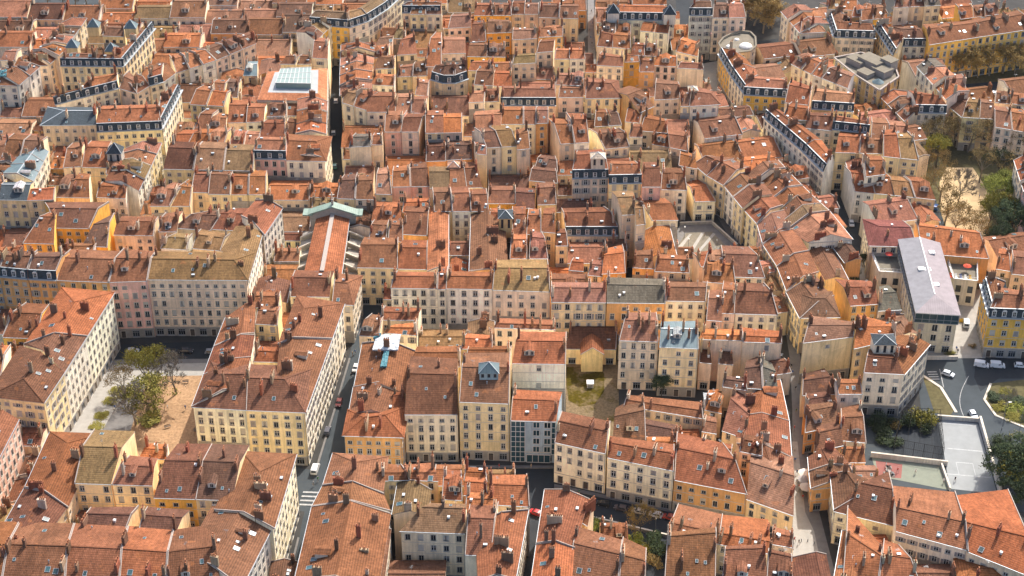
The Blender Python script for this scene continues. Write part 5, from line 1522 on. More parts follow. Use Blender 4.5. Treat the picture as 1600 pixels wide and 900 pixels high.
# labels: what it looks like, then which one of its row
for H in HOUSES:
    c = (H.E0+H.E1+H.R0+H.R1)/4
    H.px, H.py = project(c)
byrow = {}
for H in HOUSES:
    if H.phrase: byrow.setdefault(H.phrase, []).append(H)
MARKS = [('copper-gabled church', 520, 380), ('gravel tree square', 230, 620), ('mossy grass court', 920, 600), ('white tarpaulin', 600, 533), ('striped plaza', 1100, 380), ('metal-roofed school', 1455, 440),
         ('glass-roofed court', 455, 130), ('theatre', 1350, 110), ('roundabout', 1520, 600), ('pink house', 630, 220), ('flat-roofed rounded corner', 1150, 68), ('green mansard palace', 1000, 25),
         ('arched court', 705, 140), ('tall yellow court house', 785, 240), ('blue corner pavilions', 160, 70), ('terrace garden', 75, 290), ('dark well', 716, 370), ('blank yellow wall', 1290, 560),
         ('crosswalk', 490, 780), ('garden by parked cars', 980, 830), ('playground', 1420, 735), ('dusty red roof', 1390, 365), ('long cream row', 740, 460), ('skylit near roofs', 180, 870),
         ('dark lane', 522, 200), ('straight lane', 925, 60), ('long white front', 1245, 240), ('paved street', 1245, 700), ('diagonal slate row', 230, 135), ('blue zinc lantern', 764, 575)]
def side_of(H, mx, my):
    dx, dy = H.px-mx, (H.py-my)*1.6
    if abs(dx) > abs(dy): return 'right of' if dx > 0 else 'left of'
    return 'below' if dy > 0 else 'above'
fillers = [H for H in HOUSES if not H.phrase]
groups = {}
for H in fillers:
    m = min(MARKS, key=lambda q: (q[1]-H.px)**2+2.5*(q[2]-H.py)**2)
    groups.setdefault((m, side_of(H, m[1], m[2])), []).append(H)
for (m, sd), hs in groups.items():
    hs.sort(key=lambda H: (H.px-m[1])**2+(H.py-m[2])**2)
    for i, H in enumerate(hs):
        H.label = '%s-roofed low %s court house, %s nearest %s the %s' % (ROOF[H.roof][0], WALL[H.wall][0], ordinal(i), sd, m[0])
for ph, hs in byrow.items():
    depth = hs[0].mode == 'N'
    hs.sort(key=(lambda H: -H.py) if depth else (lambda H: H.px))
    for i, H in enumerate(hs):
        rn, wn = ROOF[H.roof][0], WALL[H.wall][0]
        if H.roof == 'tn': rn = 'tan'
        kind = 'house' if H.h < 15.6 else 'tenement'
        ex = ' slate-banded' if H.mans else ''
        if len(hs) == 1: H.label = '%s-roofed%s %s %s: %s' % (rn, ex, wn, kind, ph)
        else: H.label = '%s-roofed%s %s %s, %s in the %s' % (rn, ex, wn, kind, ('nearest' if i == 0 else ordinal(i)+' nearest') if depth else (('leftmost' if i == 0 else 'rightmost' if i == len(hs)-1 else ordinal(i)+' from left')), ph)
        w = H.label.split()
        if len(w) > 16: H.label = H.label.replace(' in the ', ' in ')
seenl = {}
for H in HOUSES:
    if H.label in seenl: print('DUP', H.label)
    seenl[H.label] = 1

ROOTS = {}
for i, H in enumerate(HOUSES):
    if not H.phrase: nm, cat, grp = 'courtyard_house', 'house', 'low houses filling the courtyards'
    elif H.h < 15.6: nm, cat, grp = 'town_house', 'house', 'town houses of the old quarter'
    else: nm, cat, grp = 'tenement', 'apartment building', 'tall tenements of the old quarter'
    root = build_house(H, nm, H.label, cat, grp, 1000+i*7)
    H.root = root
    if H.phrase: ROOTS.setdefault(H.phrase, []).append(H)
for f in LATE: f()
print('HOUSES', len(HOUSES))

def child(root, nm): return [o for o in root.children if o.name.split('.')[0] == nm][0]
def roof_extra(H, nm, mb, mats, p, rz=0, col=None):
    r = child(H.root, 'roof'); o = mb.build(nm, mats, r); o.location = p-H.root.location; o.rotation_euler = (0, 0, rz)
    if col: o.color = (*col, 1)
    return o
def on_front(H, s, t):
    E0, E1, R0, R1, B0, B1 = H.top
    return lerp(lerp(E0, E1, s), lerp(R0, R1, s), t)
def turret(H, px, py, w, d, h, col, top='zinc', nm='lantern', rise=1.6, win=True, zoff=0):
    """a small roof tower whose foot shows at px, py on the roof"""
    z = H.z-1.0+zoff
    p = at(px, py, z)
    b = MB()
    b.abox(-w/2, -d/2, -3, w/2, d/2, h, 0)
    k = .3
    q = [Vector((-w/2-k, -d/2-k, h)), Vector((w/2+k, -d/2-k, h)), Vector((w/2+k, d/2+k, h)), Vector((-w/2-k, d/2+k, h))]; ap = Vector((0, 0, h+rise))
    for i in range(4): b.face([q[i], q[(i+1) % 4], ap], 1, [(0, 0), (w, 0), (w/2, w/2)])
    b.face(q[::-1], 1)
    for i in range(4): b.beam(q[i], ap, .14, .08, 3)
    if win:
        n = max(1, int(w/1.6))
        for i in range(n):
            x = -w/2+w*(i+.5)/n
            b.abox(x-.38, -d/2-.03, .5, x+.38, -d/2, h-.35, 2)
    return roof_extra(H, nm, b, ['wall', top, 'glass', 'gutter'], p, 0, col)
def find(ph, i): return ROOTS[ph][i] if ph in ROOTS and i < len(ROOTS[ph]) else None
def try_turret(ph, px, py, *a, **k):
    best = None
    for H in ROOTS.get(ph, []):
        d = (H.px-px)**2+(H.py-py)**2
        if best is None or d < best[0]: best = (d, H)
    if best: turret(best[1], px, py, *a, **k)
try_turret('five fronts on the middle street', 764, 585, 5.0, 4.2, 2.0, (.28, .36, .37), 'zinc', rise=2.2)
try_turret('corner block with the blank yellow wall', 1379, 545, 6.0, 5.0, 3.2, (.80, .70, .52), 'slate', 'roof_tower', rise=1.7)
try_turret('roofs between terrace garden and slate block', 182, 250, 4.6, 4.2, 3.6, (.5, .45, .38), 'slate', 'roof_tower', rise=3.0)
try_turret('pink two-row house and tan neighbours', 709, 264, 3.6, 3.2, 1.6, (.50, .26, .16), 'tile', 'roof_tower', rise=1.4, win=False)
try_turret('narrow roofs left of the beige court front', 790, 352, 4.2, 5.0, 4.0, (.60, .44, .2), 'slate', 'roof_tower', rise=1.6)
for x, y in ((114, 74), (147, 42), (175, 80), (205, 44)):
    try_turret('yellow palace with blue corner pavilions', x, y, 4.2, 4.0, .8, (.5, .4, .24), 'zinc', 'pavilion', rise=2.8, win=False)
for x, y in ((958, 22), (1046, 24)):
    try_turret('white palace with green slate mansard', x, y, 4.4, 4.0, 1.2, (.6, .55, .46), 'slate', 'pavilion', rise=3.2, win=False)
try_turret('cream tall-windowed house east of the yard', 1082, 146, 3, 3, 2, (.5, .42, .3), 'tile', 'roof_tower', rise=1)
try_turret('tall slate-dormered front', 934, 256, 4.5, 3.6, 3.0, (.58, .46, .34), 'tile', 'roof_tower', rise=1.4)
try_turret('jumbled pink roofs above the parked cars', 1108, 622, 2.6, 2.4, .7, (.6, .6, .6), 'whiteroof', 'roof_hatch', rise=.15, win=False)

# tarpaulins over the roof under repair
def tarp(px, z, mat, label, sag=.35, seed=1):
    rng = random.Random(seed); P = [at(x, y, z) for x, y in px]; c = center(P)
    m = 14; b = MB(); G = []
    for j in range(m+1):
        row = []
        for i in range(m+1):
            p = lerp(lerp(P[0], P[1], i/m), lerp(P[3], P[2], i/m), j/m)
            e = .25 if 0 < i < m and 0 < j < m else .6
            row.append(p-xy(c)+Vector((0, 0, sag*pnoise(Vector((i*.55+seed*9, j*.55, 0)))*2+e*.1*rng.uniform(-1, 1))))
        G.append(row)
    for j in range(m):
        for i in range(m): b.face([G[j][i], G[j][i+1], G[j+1][i+1], G[j+1][i]], 0)
    for k in (0, m):
        for i in range(m):
            for (q0, q1) in ((G[k][i], G[k][i+1]), (G[i][k], G[i+1][k])): b.face([q0, q1, q1-Vector((0, 0, .5)), q0-Vector((0, 0, .5))], 0)
    tag(b.build('tarpaulin', [mat], None, xy(c)), label, 'tarpaulin', 'tarpaulins over the roof repairs')
tarp([(582, 546), (622, 546), (626, 522), (588, 523)], 17.6, 'tarpwhite', 'white tarpaulin stretched over a roof under repair', .16, 1)
tarp([(594, 572), (604, 572), (608, 548), (600, 548)], 17.2, 'tarpblue', 'teal tarpaulin strip hanging below the white tarpaulin', .15, 2)
tarp([(583, 528), (594, 524), (596, 520), (586, 521)], 18.0, 'tarpblue', 'small teal tarpaulin at the top corner of the white tarpaulin', .12, 3)
tarp([(0, 118), (10, 118), (11, 108), (0, 109)], 21, M_BLUE if 'M_BLUE' in globals() else 'tarpblue', 'bright blue tarpaulin on the white block at the upper edge', .3, 4)

# cross gable on the low yellow house over the grass court
def cross_gable(H, px, py, w, d, zt, rise):
    p = at(px, py, H.h); b = MB()
    for s in (-1, 1): b.face([(s*w/2, -d/2, -H.h), (s*w/2, d/2, -H.h), (s*w/2, d/2, zt), (s*w/2, -d/2, zt)], 0)
    b.face([(-w/2, -d/2, -H.h), (w/2, -d/2, -H.h), (w/2, -d/2, zt), (0, -d/2, zt+rise), (-w/2, -d/2, zt)], 0)
    k = .35
    for s in (-1, 1):
        e = [Vector((s*(w/2+k), -d/2-k, zt-k*.5)), Vector((s*(w/2+k), d/2+3, zt-k*.5)), Vector((0, d/2+3, zt+rise+.1)), Vector((0, -d/2-k, zt+rise+.1))]
        b.face(e, 1, [(0, 0), (d+3, 0), (d+3, 3.4), (0, 3.4)]); b.beam(e[0], e[3], .22, .14, 2)
    roof_extra(H, 'cross_gable', b, ['yellowrender', 'tile', 'mortar'], p, 0, (.20, .075, .036))
Hc = find('low yellow house over the grass court', 0)
if Hc:
    w_ = child(Hc.root, 'wall')
    cross_gable(Hc, 925, 549, 6.2, 4.0, .6, 2.2)

# glazed bays of the modern front
for H in HOUSES:
    if H.wall != 'bl': continue
    f0, f1 = xy(H.wo[0]), xy(H.wo[1]); d = (f1-f0).normalized(); n = -H.n; Lw = (f1-f0).length; ht = H.h-.5; c0 = H.root.location
    def pane(nm, u0, u1, z0, z1, nx, nz):
        b = MB(); c = f0+d*((u0+u1)/2)+n*.06+Vector((0, 0, (z0+z1)/2)); hx, hz = (u1-u0)/2, (z1-z0)/2
        b.box(Vector((0, 0, 0)), d*hx, n*.05, Vector((0, 0, hz)), 0)
        for i in range(nx+1): b.box(d*(-hx+2*hx*i/nx)+n*.08, d*.07, n*.06, Vector((0, 0, hz)), 1)
        for i in range(nz+1): b.box(Vector((0, 0, -hz+2*hz*i/nz))+n*.08, d*hx, n*.055, Vector((0, 0, .07)), 1)
        b.build(nm, ['tealglass', 'frame'], H.root, c-c0)
    pane('glazed_bay', .2, Lw*.32, .2, ht, 3, 8)
    pane('glazed_bay', Lw-1.2, Lw-.2, 3.0, ht, 1, 6)
    pane('shopfront', Lw*.36, Lw-1.5, .1, 2.7, 4, 1)
    for z in (3.7, 6.5, 9.3, 12.0):
        for u in (.50, .74):
            if z+1.9 < ht+.3: pane('window', Lw*u, Lw*u+1.7, z, min(z+1.9, ht), 2, 1)
# ---------------------------------------------------------------- trees and shrubs
def make_leafmat(name, c1, c2):
    m, nt, b = newmat(name)
    tc = N(nt, 'ShaderNodeTexCoord'); oi = N(nt, 'ShaderNodeObjectInfo')
    f = ramp(nt, noise_n(nt, tc.outputs['Object'], .55, 4, .7), .3, .7)
    g_ = ramp(nt, oi.outputs['Random'], 0, 1, .8, 1.2)
    c = mix(nt, 'MIX', f, c1, c2); c = mix(nt, 'MULTIPLY', 1.0, c, grey(nt, g_))
    L(nt, c, b.inputs['Base Color']); b.inputs['Roughness'].default_value = .7
    b.inputs['Specular IOR Level'].default_value = .25
    b.inputs['Transmission Weight'].default_value = 0
    return m
M['bark'] = make_plain('tree_bark', (.085, .07, .055), .95, .25, 2)
M['palebark'] = make_plain('pale_plane_bark', (.20, .17, .13), .95, .25, 2)
LEAF = {'plane': make_leafmat('plane_tree_buds', (.26, .165, .045), (.38, .25, .075)), 'olive': make_leafmat('spring_leaves', (.17, .155, .02), (.30, .25, .04)), 'brown': make_leafmat('budding_twigs', (.19, .13, .045), (.28, .19, .06)),
        'dark': make_leafmat('evergreen_leaves', (.028, .046, .018), (.07, .09, .03)), 'green': make_leafmat('fresh_green_leaves', (.14, .16, .02), (.24, .24, .035)),
        'yellow': make_leafmat('yellow_blossom', (.50, .30, .02), (.62, .40, .04)), 'golden': make_leafmat('golden_buds', (.24, .15, .03), (.36, .23, .05)), 'bare': make_leafmat('grey_twigs', (.12, .10, .08), (.19, .16, .12))}

def tree_meshes(kind, seed, nleaf, lsize, spread=.42, twigs=True):
    """unit tree: height 1; returns trunk mesh, crown mesh"""
    rng = random.Random(seed)
    t = MB(); tips = []
    def branch(p, d, ln, r, depth):
        n = 3 if depth < 2 else 2
        q = p
        for k in range(n):
            d = (d+Vector((rng.uniform(-.18, .18), rng.uniform(-.18, .18), rng.uniform(-.04, .12)))).normalized()
            nq = q+d*(ln/n); r2 = r*(1-.35/n)
            t.tube(q, nq, r, r2, 6 if depth < 1 else (5 if depth < 2 else 3), 0, cap=False); q, r = nq, r2
            if depth >= 2: tips.append((q, depth))
        if depth >= 4: return
        m = [5, 3, 3, 3][depth] if depth < 4 else 0
        a0 = rng.uniform(0, 6.28)
        for k in range(m):
            a = a0+2*math.pi*k/m+rng.uniform(-.4, .4); tilt = rng.uniform(.45, .95) if depth == 0 else rng.uniform(.3, .8)
            x = d.orthogonal().normalized(); y = d.cross(x)
            nd = (d*math.cos(tilt)+(x*math.cos(a)+y*math.sin(a))*math.sin(tilt)*(1.15 if depth == 0 else 1)+Vector((0, 0, .12))).normalized()
            branch(q, nd, ln*rng.uniform(.62, .8), r*.62, depth+1)
    branch(Vector((0, 0, -.02)), Vector((0, 0, 1)), .30, .022, 0)
    zmax = max(p.z for p, _ in tips); s = .97/zmax
    t.v = [(v[0]*s, v[1]*s, v[2]*s) for v in t.v]
    tips = [(p*s, d) for p, d in tips]
    c = MB()
    for k in range(nleaf):
        p, dep = rng.choice(tips)
        if pnoise(p*5+Vector((seed*3.1, 0, 0))) < -.22: continue      # gaps in the crown
        o = Vector((rng.gauss(0, 1), rng.gauss(0, 1), rng.gauss(0, .8)))*.038
        q = p+o
        u = Vector((rng.gauss(0, 1), rng.gauss(0, 1), rng.gauss(0, 1))).normalized(); v = u.orthogonal().normalized()
        a = lsize*rng.uniform(.6, 1.3); bb = a*rng.uniform(.4, .7)
        c.face([q-u*a, q+v*bb, q+u*a, q-v*bb], 0)
    if kind == 'bare':                     # fine twigs
        for k in range(3600):
            p, dep = rng.choice(tips)
            u = (p-Vector((0, 0, .35))).normalized()+Vector((rng.gauss(0, .5), rng.gauss(0, .5), rng.gauss(0, .5)))
            u = u.normalized()*rng.uniform(.03, .07); v = u.orthogonal().normalized()*.0030
            c.face([p-v, p+v, p+u+v*.4, p+u-v*.4], 0)
    return t, c

TREES = {}
def tree_variants(kind, n, nleaf, lsize, bark):
    out = []
    for i in range(n):
        t, c = tree_meshes(kind, 40+i*13+len(TREES)*101, nleaf, lsize)
        a = t.build('trunk', [bark]); b = c.build('crown', [LEAF[kind]])
        out.append((a.data, b.data))
        for o in (a, b): COL.objects.unlink(o); bpy.data.objects.remove(o)
    TREES[kind] = out
tree_variants('olive', 3, 4600, .020, 'bark'); tree_variants('bare', 2, 300, .009, 'palebark'); tree_variants('plane', 3, 6500, .019, 'palebark'); tree_variants('brown', 3, 2400, .017, 'palebark')
tree_variants('dark', 3, 6500, .023, 'bark'); tree_variants('green', 3, 5600, .021, 'bark'); tree_variants('golden', 1, 3600, .017, 'bark'); tree_variants('yellow', 1, 3000, .02, 'bark')

def shrub_mesh(kind, seed, n, sz, squash=.8):
    rng = random.Random(seed); c = MB(); st = MB()
    lobes = [(Vector((rng.uniform(-.35, .35), rng.uniform(-.35, .35), rng.uniform(.25, .6))), rng.uniform(.2, .38)) for _ in range(7)]
    for p, r in lobes: st.tube(Vector((p.x*.3, p.y*.3, -.03)), p, .025, .01, 4, 0)
    for k in range(n):
        p, r = rng.choice(lobes)
        u = Vector((rng.gauss(0, 1), rng.gauss(0, 1), rng.gauss(0, 1))).normalized()
        q = p+u*r*(rng.random()**.4); q.z = max(.02, q.z*squash)
        w = Vector((rng.gauss(0, 1), rng.gauss(0, 1), rng.gauss(0, 1))).normalized(); v = w.orthogonal().normalized()
        a = sz*rng.uniform(.6, 1.4); c.face([q-w*a, q+v*a*.6, q+w*a, q-v*a*.6], 0)
    return st, c
SHRUB = {}
for kind, n in (('dark', 1700), ('green', 1500), ('olive', 1300), ('yellow', 1500), ('golden', 900), ('brown', 900)):
    out = []
    for i in range(2):
        st, c = shrub_mesh(kind, 7+i+n, n, .045)
        a = st.build('stem', ['bark']); b = c.build('foliage', [LEAF[kind]]); out.append((a.data, b.data))
        for o in (a, b): COL.objects.unlink(o); bpy.data.objects.remove(o)
    SHRUB[kind] = out

tr = random.Random(9)
def tree(px, py, h, wide, kind, label, group, z=0.0):
    r = tag(thing('tree', at(px, py, z), tr.uniform(0, 6.28)), label, 'tree', group)
    a, b = tr.choice(TREES[kind])
    for nm, d in (('trunk', a), ('crown', b)):
        o = link(nm, d, r); o.scale = (h*wide*1.08, h*wide*1.08, h*1.1)
    return r
def shrub(px, py, h, w, kind, label, group, z=0.0):
    r = tag(thing('shrub', at(px, py, z), tr.uniform(0, 6.28)), label, 'shrub', group)
    a, b = tr.choice(SHRUB[kind])
    for nm, d in (('stem', a), ('foliage', b)):
        o = link(nm, d, r); o.scale = (w, w, h)
    return r
G1 = 'trees on the gravel square'
tree(212, 664, 12.5, 1.0, 'bare', 'bare grey tree at the near corner of the gravel square', G1)
tree(248, 650, 13, 1.15, 'olive', 'largest olive-leaved tree in the middle of the gravel square', G1)
tree(228, 610, 12, 1.15, 'olive', 'olive-leaved tree behind the other two on the gravel square', G1)
tree(276, 615, 12.5, 1.1, 'bare', 'bare grey tree beside the leaning wing of the gravel square', G1)
tree(198, 622, 10.5, .8, 'brown', 'slim brown-budding tree over the planted strip of the square', G1)
shrub(236, 660, 2.2, 7, 'olive', 'low dark shrub under the olive-leaved tree on the square', 'shrubs on the squares')
for i, (x, y) in enumerate(((182, 610), (172, 628), (160, 650), (150, 668))):
    shrub(x, y, .9, 4.5, 'olive', 'low hedge clump, %s from the far end of the square flower strip' % ordinal(i), 'shrubs on the squares')
# park on the right
PK = [(1452,248,13,'brown'),(1470,236,13,'brown'),(1490,228,12,'brown'),(1512,238,12,'brown'),(1534,232,13,'brown'),(1556,240,12,'brown'),(1578,236,13,'brown'),(1598,250,12,'brown'),
      (1458,282,12,'brown'),(1468,318,12,'brown'),(1476,350,12,'brown'),(1490,372,12,'brown'),(1496,318,12,'bare'),(1520,390,12,'brown'),(1530,286,12,'brown'),
      (1562,282,11,'dark'),(1556,330,12,'green'),(1574,318,12,'green'),(1594,330,12,'green'),(1562,362,12,'olive'),(1580,372,12,'dark'),(1598,384,12,'dark'),(1552,396,11,'dark'),(1542,360,11,'olive'),(1590,290,12,'brown'),(1618,320,13,'green'),(1622,370,13,'dark'),(1462,262,11,'olive')]
KN = {'plane': 'rusty budding', 'bare': 'bare pale', 'brown': 'brown budding', 'dark': 'dark green', 'olive': 'sparse olive', 'green': 'bright green'}
def rank_label(lst, fmt):
    cnt = {}; out = []
    for e in sorted(lst, key=lambda e: e[0]):
        k = e[3]; cnt[k] = cnt.get(k, 0)+1; out.append((e, fmt % (KN[k], ordinal(cnt[k]-1))))
    return out
for (x, y, h, k), lb in rank_label(PK, '%s park tree, %s of its colour from the street side'): tree(x, y, h, tr.uniform(.85, 1.1), k, lb, 'trees in the sandy park')
PL = []
for j, (y0, n) in enumerate(((88, 9), (106, 9), (124, 8))):
    for i in range(n): PL.append((1470-j*8+i*18+tr.uniform(-4, 4)+(j*20), y0-i*1.8+tr.uniform(-2, 2), tr.uniform(10.5, 13), 'plane'))
for (x, y, h, k), lb in rank_label(PL, '%s plane tree below the long brown roof, %s from the left'): tree(x, y, h, tr.uniform(1.0, 1.25), k, lb, 'plane trees below the long brown roof')
AV = [(1178,40,13,'plane'),(1192,52,13,'plane'),(1206,44,12,'plane'),(1184,20,13,'plane'),(1202,22,13,'plane'),(1196,4,13,'plane'),(1180,0,12,'plane')]
for (x, y, h, k), lb in rank_label(AV, '%s tree beside the dark avenue, %s from the left'): tree(x, y, h, 1.2, k, lb, 'trees beside the dark avenue')
TH = [(1428,44,11,'plane'),(1440,40,11,'plane'),(1454,36,11,'plane'),(1418,50,10,'plane'),(1470,34,11,'plane')]
for (x, y, h, k), lb in rank_label(TH, '%s tree in the yard behind the white corner, %s from the left'): tree(x, y, h, 1.2, k, lb, 'trees in the yard behind the white corner')
QY = [(22+i*24+tr.uniform(-5, 5), 14-i*.4, 10, 'bare') for i in range(8)]
KN['bare'] = 'bare pale'
for (x, y, h, k), lb in rank_label(QY, '%s quay tree, %s from the left'): tree(x, y, h, 1.3, k, lb, 'bare trees along the quay')
tree(1381, 196, 9, 1.1, 'green', 'bright yellow-green tree beside the white house with orange flank', None)
tree(1034, 622, 7, .9, 'dark', 'dark evergreen tree at the foot of the zinc-roofed yellow tenement', None)
GD = 'plants in the garden by the cars'
tree(1000, 838, 9, .9, 'golden', 'golden budding tree in the garden beside the parked cars', GD)
shrub(962, 838, 4.2, 4.2, 'yellow', 'bright yellow flowering shrub in the garden beside the parked cars', GD)
for i, (x, y, h, w, k) in enumerate(((922,824,4,5,'dark'),(934,826,3.4,4,'green'),(948,834,3,4,'dark'),(978,846,2.5,4,'olive'),(990,850,4,4,'green'),(1028,850,5,6,'dark'),(1034,868,5,6,'dark'),(1022,884,5,5,'brown'),(1016,860,3,4,'olive'))):
    shrub(x, y, h, w, k, '%s garden bush, %s along the hedge from the orange-roofed wing' % ({'dark':'dark','green':'green','olive':'olive','brown':'brown'}[k], ordinal(i)), GD)
SR = 'shrubs round the cream corner tower block'
for i, (x, y, h, w, k) in enumerate(((1366,662,5,6,'dark'),(1382,666,4,6,'dark'),(1398,668,4,5,'brown'),(1412,664,5,6,'dark'),(1432,660,6,7,'olive'),(1448,662,6,6,'olive'),(1440,670,4,6,'dark'),(1372,682,4,7,'dark'),(1388,690,3,6,'dark'))):
    shrub(x, y, h, w, k, '%s shrub, %s from the low brown roofs below the cream corner' % ({'dark':'dark','olive':'olive','brown':'brown'}[k], ordinal(i)), SR)
for i, (x, y, h, w, k) in enumerate(((1556,622,2.2,5,'dark'),(1570,616,2,5,'olive'),(1584,624,2.2,6,'dark'),(1572,634,1.8,5,'olive'),(1590,640,2,6,'green'),(1600,628,2,5,'dark'),(1560,640,1.6,4,'olive'),(1582,652,1.6,5,'olive'),(1606,652,2,6,'dark'))):
    shrub(x, y, h, w, k, 'low roundabout shrub, %s in the ring planted bed' % ordinal(i), 'shrubs on the roundabout')
tree(1574, 640, 7, .8, 'bare', 'thin bare tree on the roundabout', None)
EV = [(1558,730,9,'dark'),(1572,742,11,'dark'),(1584,760,11,'dark'),(1566,764,10,'olive'),(1596,730,9,'olive'),(1604,766,11,'dark'),(1590,786,9,'dark')]
for (x, y, h, k), lb in rank_label(EV, '%s tree behind the sports court wall, %s from the left'): tree(x, y, h, 1.15, k, lb, 'trees behind the sports court')
for i, (x, y) in enumerate(((1338,432),(1346,428),(1328,444),(1334,456))):
    t_ = tree(x, y, 8-i*1.0, .42 if i < 2 else .8, 'dark', 'dark narrow cypress, %s beside the white gable wall' % ordinal(i), 'cypresses by the white gable')
shrub(1500, 502, 1.6, 2.2, 'yellow', 'small yellow shrub by the school drive', None)
shrub(1519, 542, 2, 2.4, 'golden', 'small golden shrub at the foot of the ochre corner', None)
shrub(1484, 552, 2, 4, 'olive', 'olive bush behind the low school wall', None)
for i, (x, y) in enumerate(((575, 434), (585, 438), (566, 440))): shrub(x, y, 3, 4, 'dark', 'dark shrub in the church yard, %s from the apse' % ordinal(i), 'church yard shrubs')

# ---------------------------------------------------------------- cars
def car_meshes(van=False):
    Lc, Wc = (4.1, 1.74) if not van else (4.9, 1.9)
    hh = 1.46 if not van else 1.95
    if van: prof = [(-2.45,.35),(-2.45,1.0),(-2.40,1.75),(-2.2,1.92),(.55,1.95),(1.0,1.85),(1.65,1.15),(2.25,.98),(2.45,.75),(2.45,.35)]
    else: prof = [(-2.05,.35),(-2.05,.85),(-1.95,1.0),(-1.55,1.38),(-.9,1.46),(.1,1.44),(.45,1.36),(1.05,.98),(1.8,.84),(2.05,.68),(2.05,.35)]
    b = MB()
    def half(z): return Wc/2*(1.0 if z < 1.0 else 1.0-.20*min(1, (z-1.0)/(hh-1.0))) if not van else Wc/2*(1.0 if z < 1.1 else 1-.1*min(1, (z-1.1)/.85))
    n = len(prof)
    for i in range(n):
        (x0, z0), (x1, z1) = prof[i], prof[(i+1) % n]
        b.face([(x0, -half(z0), z0), (x1, -half(z1), z1), (x1, half(z1), z1), (x0, half(z0), z0)], 0)
    for s in (-1, 1): b.face([(x, s*half(z), z) for x, z in (prof if s < 0 else prof[::-1])], 0)
    body = b
    gmb = MB()
    if van:
        gmb.face([(1.03, -.74, 1.80), (1.62, -.86, 1.2), (1.62, .86, 1.2), (1.03, .74, 1.80)], 0)
        gmb.v = [(x+.02, y, z+.02) for x, y, z in gmb.v]
        for s in (-1, 1): gmb.face([(.2, s*.93, 1.2), (1.35, s*.93, 1.2), (.95, s*.885, 1.72), (.2, s*.885, 1.72)], 0)
        gmb.face([(-2.475, -.7, 1.1), (-2.475, .7, 1.1), (-2.43, .65, 1.7), (-2.43, -.65, 1.7)], 0)
    else:
        gmb.face([(.50, -.66, 1.36), (1.03, -.80, 1.03), (1.03, .80, 1.03), (.50, .66, 1.36)], 0)
        gmb.face([(-1.93, -.80, 1.05), (-1.57, -.68, 1.36), (-1.57, .68, 1.36), (-1.93, .80, 1.05)], 0)
        gmb.v = [(x+(.025 if x > 0 else -.025), y, z+.025) for x, y, z in gmb.v]
        for s in (-1, 1):
            gmb.face([(-1.6, s*.872, 1.02), (-.5, s*.872, 1.02), (-.5, s*.745, 1.36), (-1.35, s*.745, 1.36)], 0)
            gmb.face([(-.42, s*.872, 1.02), (.85, s*.872, 1.02), (.35, s*.745, 1.36), (-.42, s*.745, 1.36)], 0)
    w = MB(); w.tube(Vector((0, -.11, 0)), Vector((0, .11, 0)), .32, .32, 14, 0); w.tube(Vector((0, -.13, 0)), Vector((0, .13, 0)), .19, .19, 10, 1)
    lt = MB(); lt.abox(-.03, -.16, -.07, .03, .16, .07, 0)
    res = []
    for m_, nm, mats in ((body, 'body', ['carpaint']), (gmb, 'windscreen', ['glass']), (w, 'wheel', ['rubber', 'metal']), (lt, 'headlight', ['frame'])):
        o = m_.build(nm, mats); res.append(o.data); COL.objects.unlink(o); bpy.data.objects.remove(o)
    return res, Lc, Wc
CARM = {False: car_meshes(False), True: car_meshes(True)}
def car(px, py, px2, py2, col, label, van=False, grp='cars parked and driving in the streets', z=.12):
    p, q = at(px, py, 0), at(px2, py2, 0)
    a = math.atan2(q.y-p.y, q.x-p.x)
    r = tag(thing('van' if van else 'car', p+Vector((0, 0, z)), a), label, 'van' if van else 'car', grp)
    (bd, gl, wh, hl), Lc, Wc = CARM[van]
    r.scale = (.88, .92, .95)
    o = link('body', bd, r); o.color = (*col, 1)
    link('windscreen', gl, r)
    for x in (-Lc/2+.8, Lc/2-.78):
        for s in (-1, 1): link('wheel', wh, r, (x, s*(Wc/2-.08), .32))
    for s in (-1, 1): link('headlight', hl, r, (Lc/2+.0, s*(Wc/2-.32), .66))
W_, K_, G_ = (.72, .72, .72), (.02, .02, .022), (.30, .31, .32)
car(1481, 587, 1496, 592, (.62, .66, .70), 'pale silver car at the bend beside the crosswalk')
car(1520, 651, 1526, 661, (.70, .74, .78), 'white car driving round beside the roundabout')
car(1509, 508, 1508, 490, (.62, .64, .62), 'pale grey van on the school drive', True)
car(1533, 573, 1545, 575, W_, 'white van nearest the school drive in the kerbside pair', True)
car(1558, 574, 1570, 575, W_, 'white van second from the school drive in the kerbside pair', True)
car(1594, 574, 1606, 575, W_, 'white car at the edge beyond the two white vans')
car(943, 790, 930, 787, K_, 'black car parked under the cream fronts')
car(970, 797, 957, 794, (.10, .08, .08), 'dark brown car parked between black and beige cars')
car(998, 802, 985, 799, (.50, .44, .36), 'beige car parked next to the white car')
car(1024, 807, 1011, 804, W_, 'white car parked before the red car')
car(1046, 811, 1033, 808, (.40, .06, .04), 'dark red car parked at the end of the row')
car(837, 804, 826, 800, (.42, .03, .03), 'red car in the side street shadow')
car(803, 752, 818, 754, (.25, .36, .36), 'pale teal car in shadow below the modern front')
car(493, 736, 500, 716, (.66, .66, .64), 'white delivery van at the foot of the descending street', True)
car(1461, 326, 1463, 318, (.03, .10, .30), 'blue car parked beside the park block')
car(1455, 346, 1458, 336, (.55, .57, .6), 'silver car parked behind the blue car')
for i, (x, c, nm) in enumerate(((208, (.5, .5, .5), 'grey'), (232, K_, 'black'), (252, (.10, .10, .11), 'charcoal'), (272, K_, 'second black'), (292, (.05, .05, .06), 'darkest'), (330, (.25, .26, .28), 'lead grey'))):
    car(x, 551+(i % 2)*1.5, x+14, 551+(i % 2)*1.5, c, '%s car in the shaded line above the gravel square' % nm)
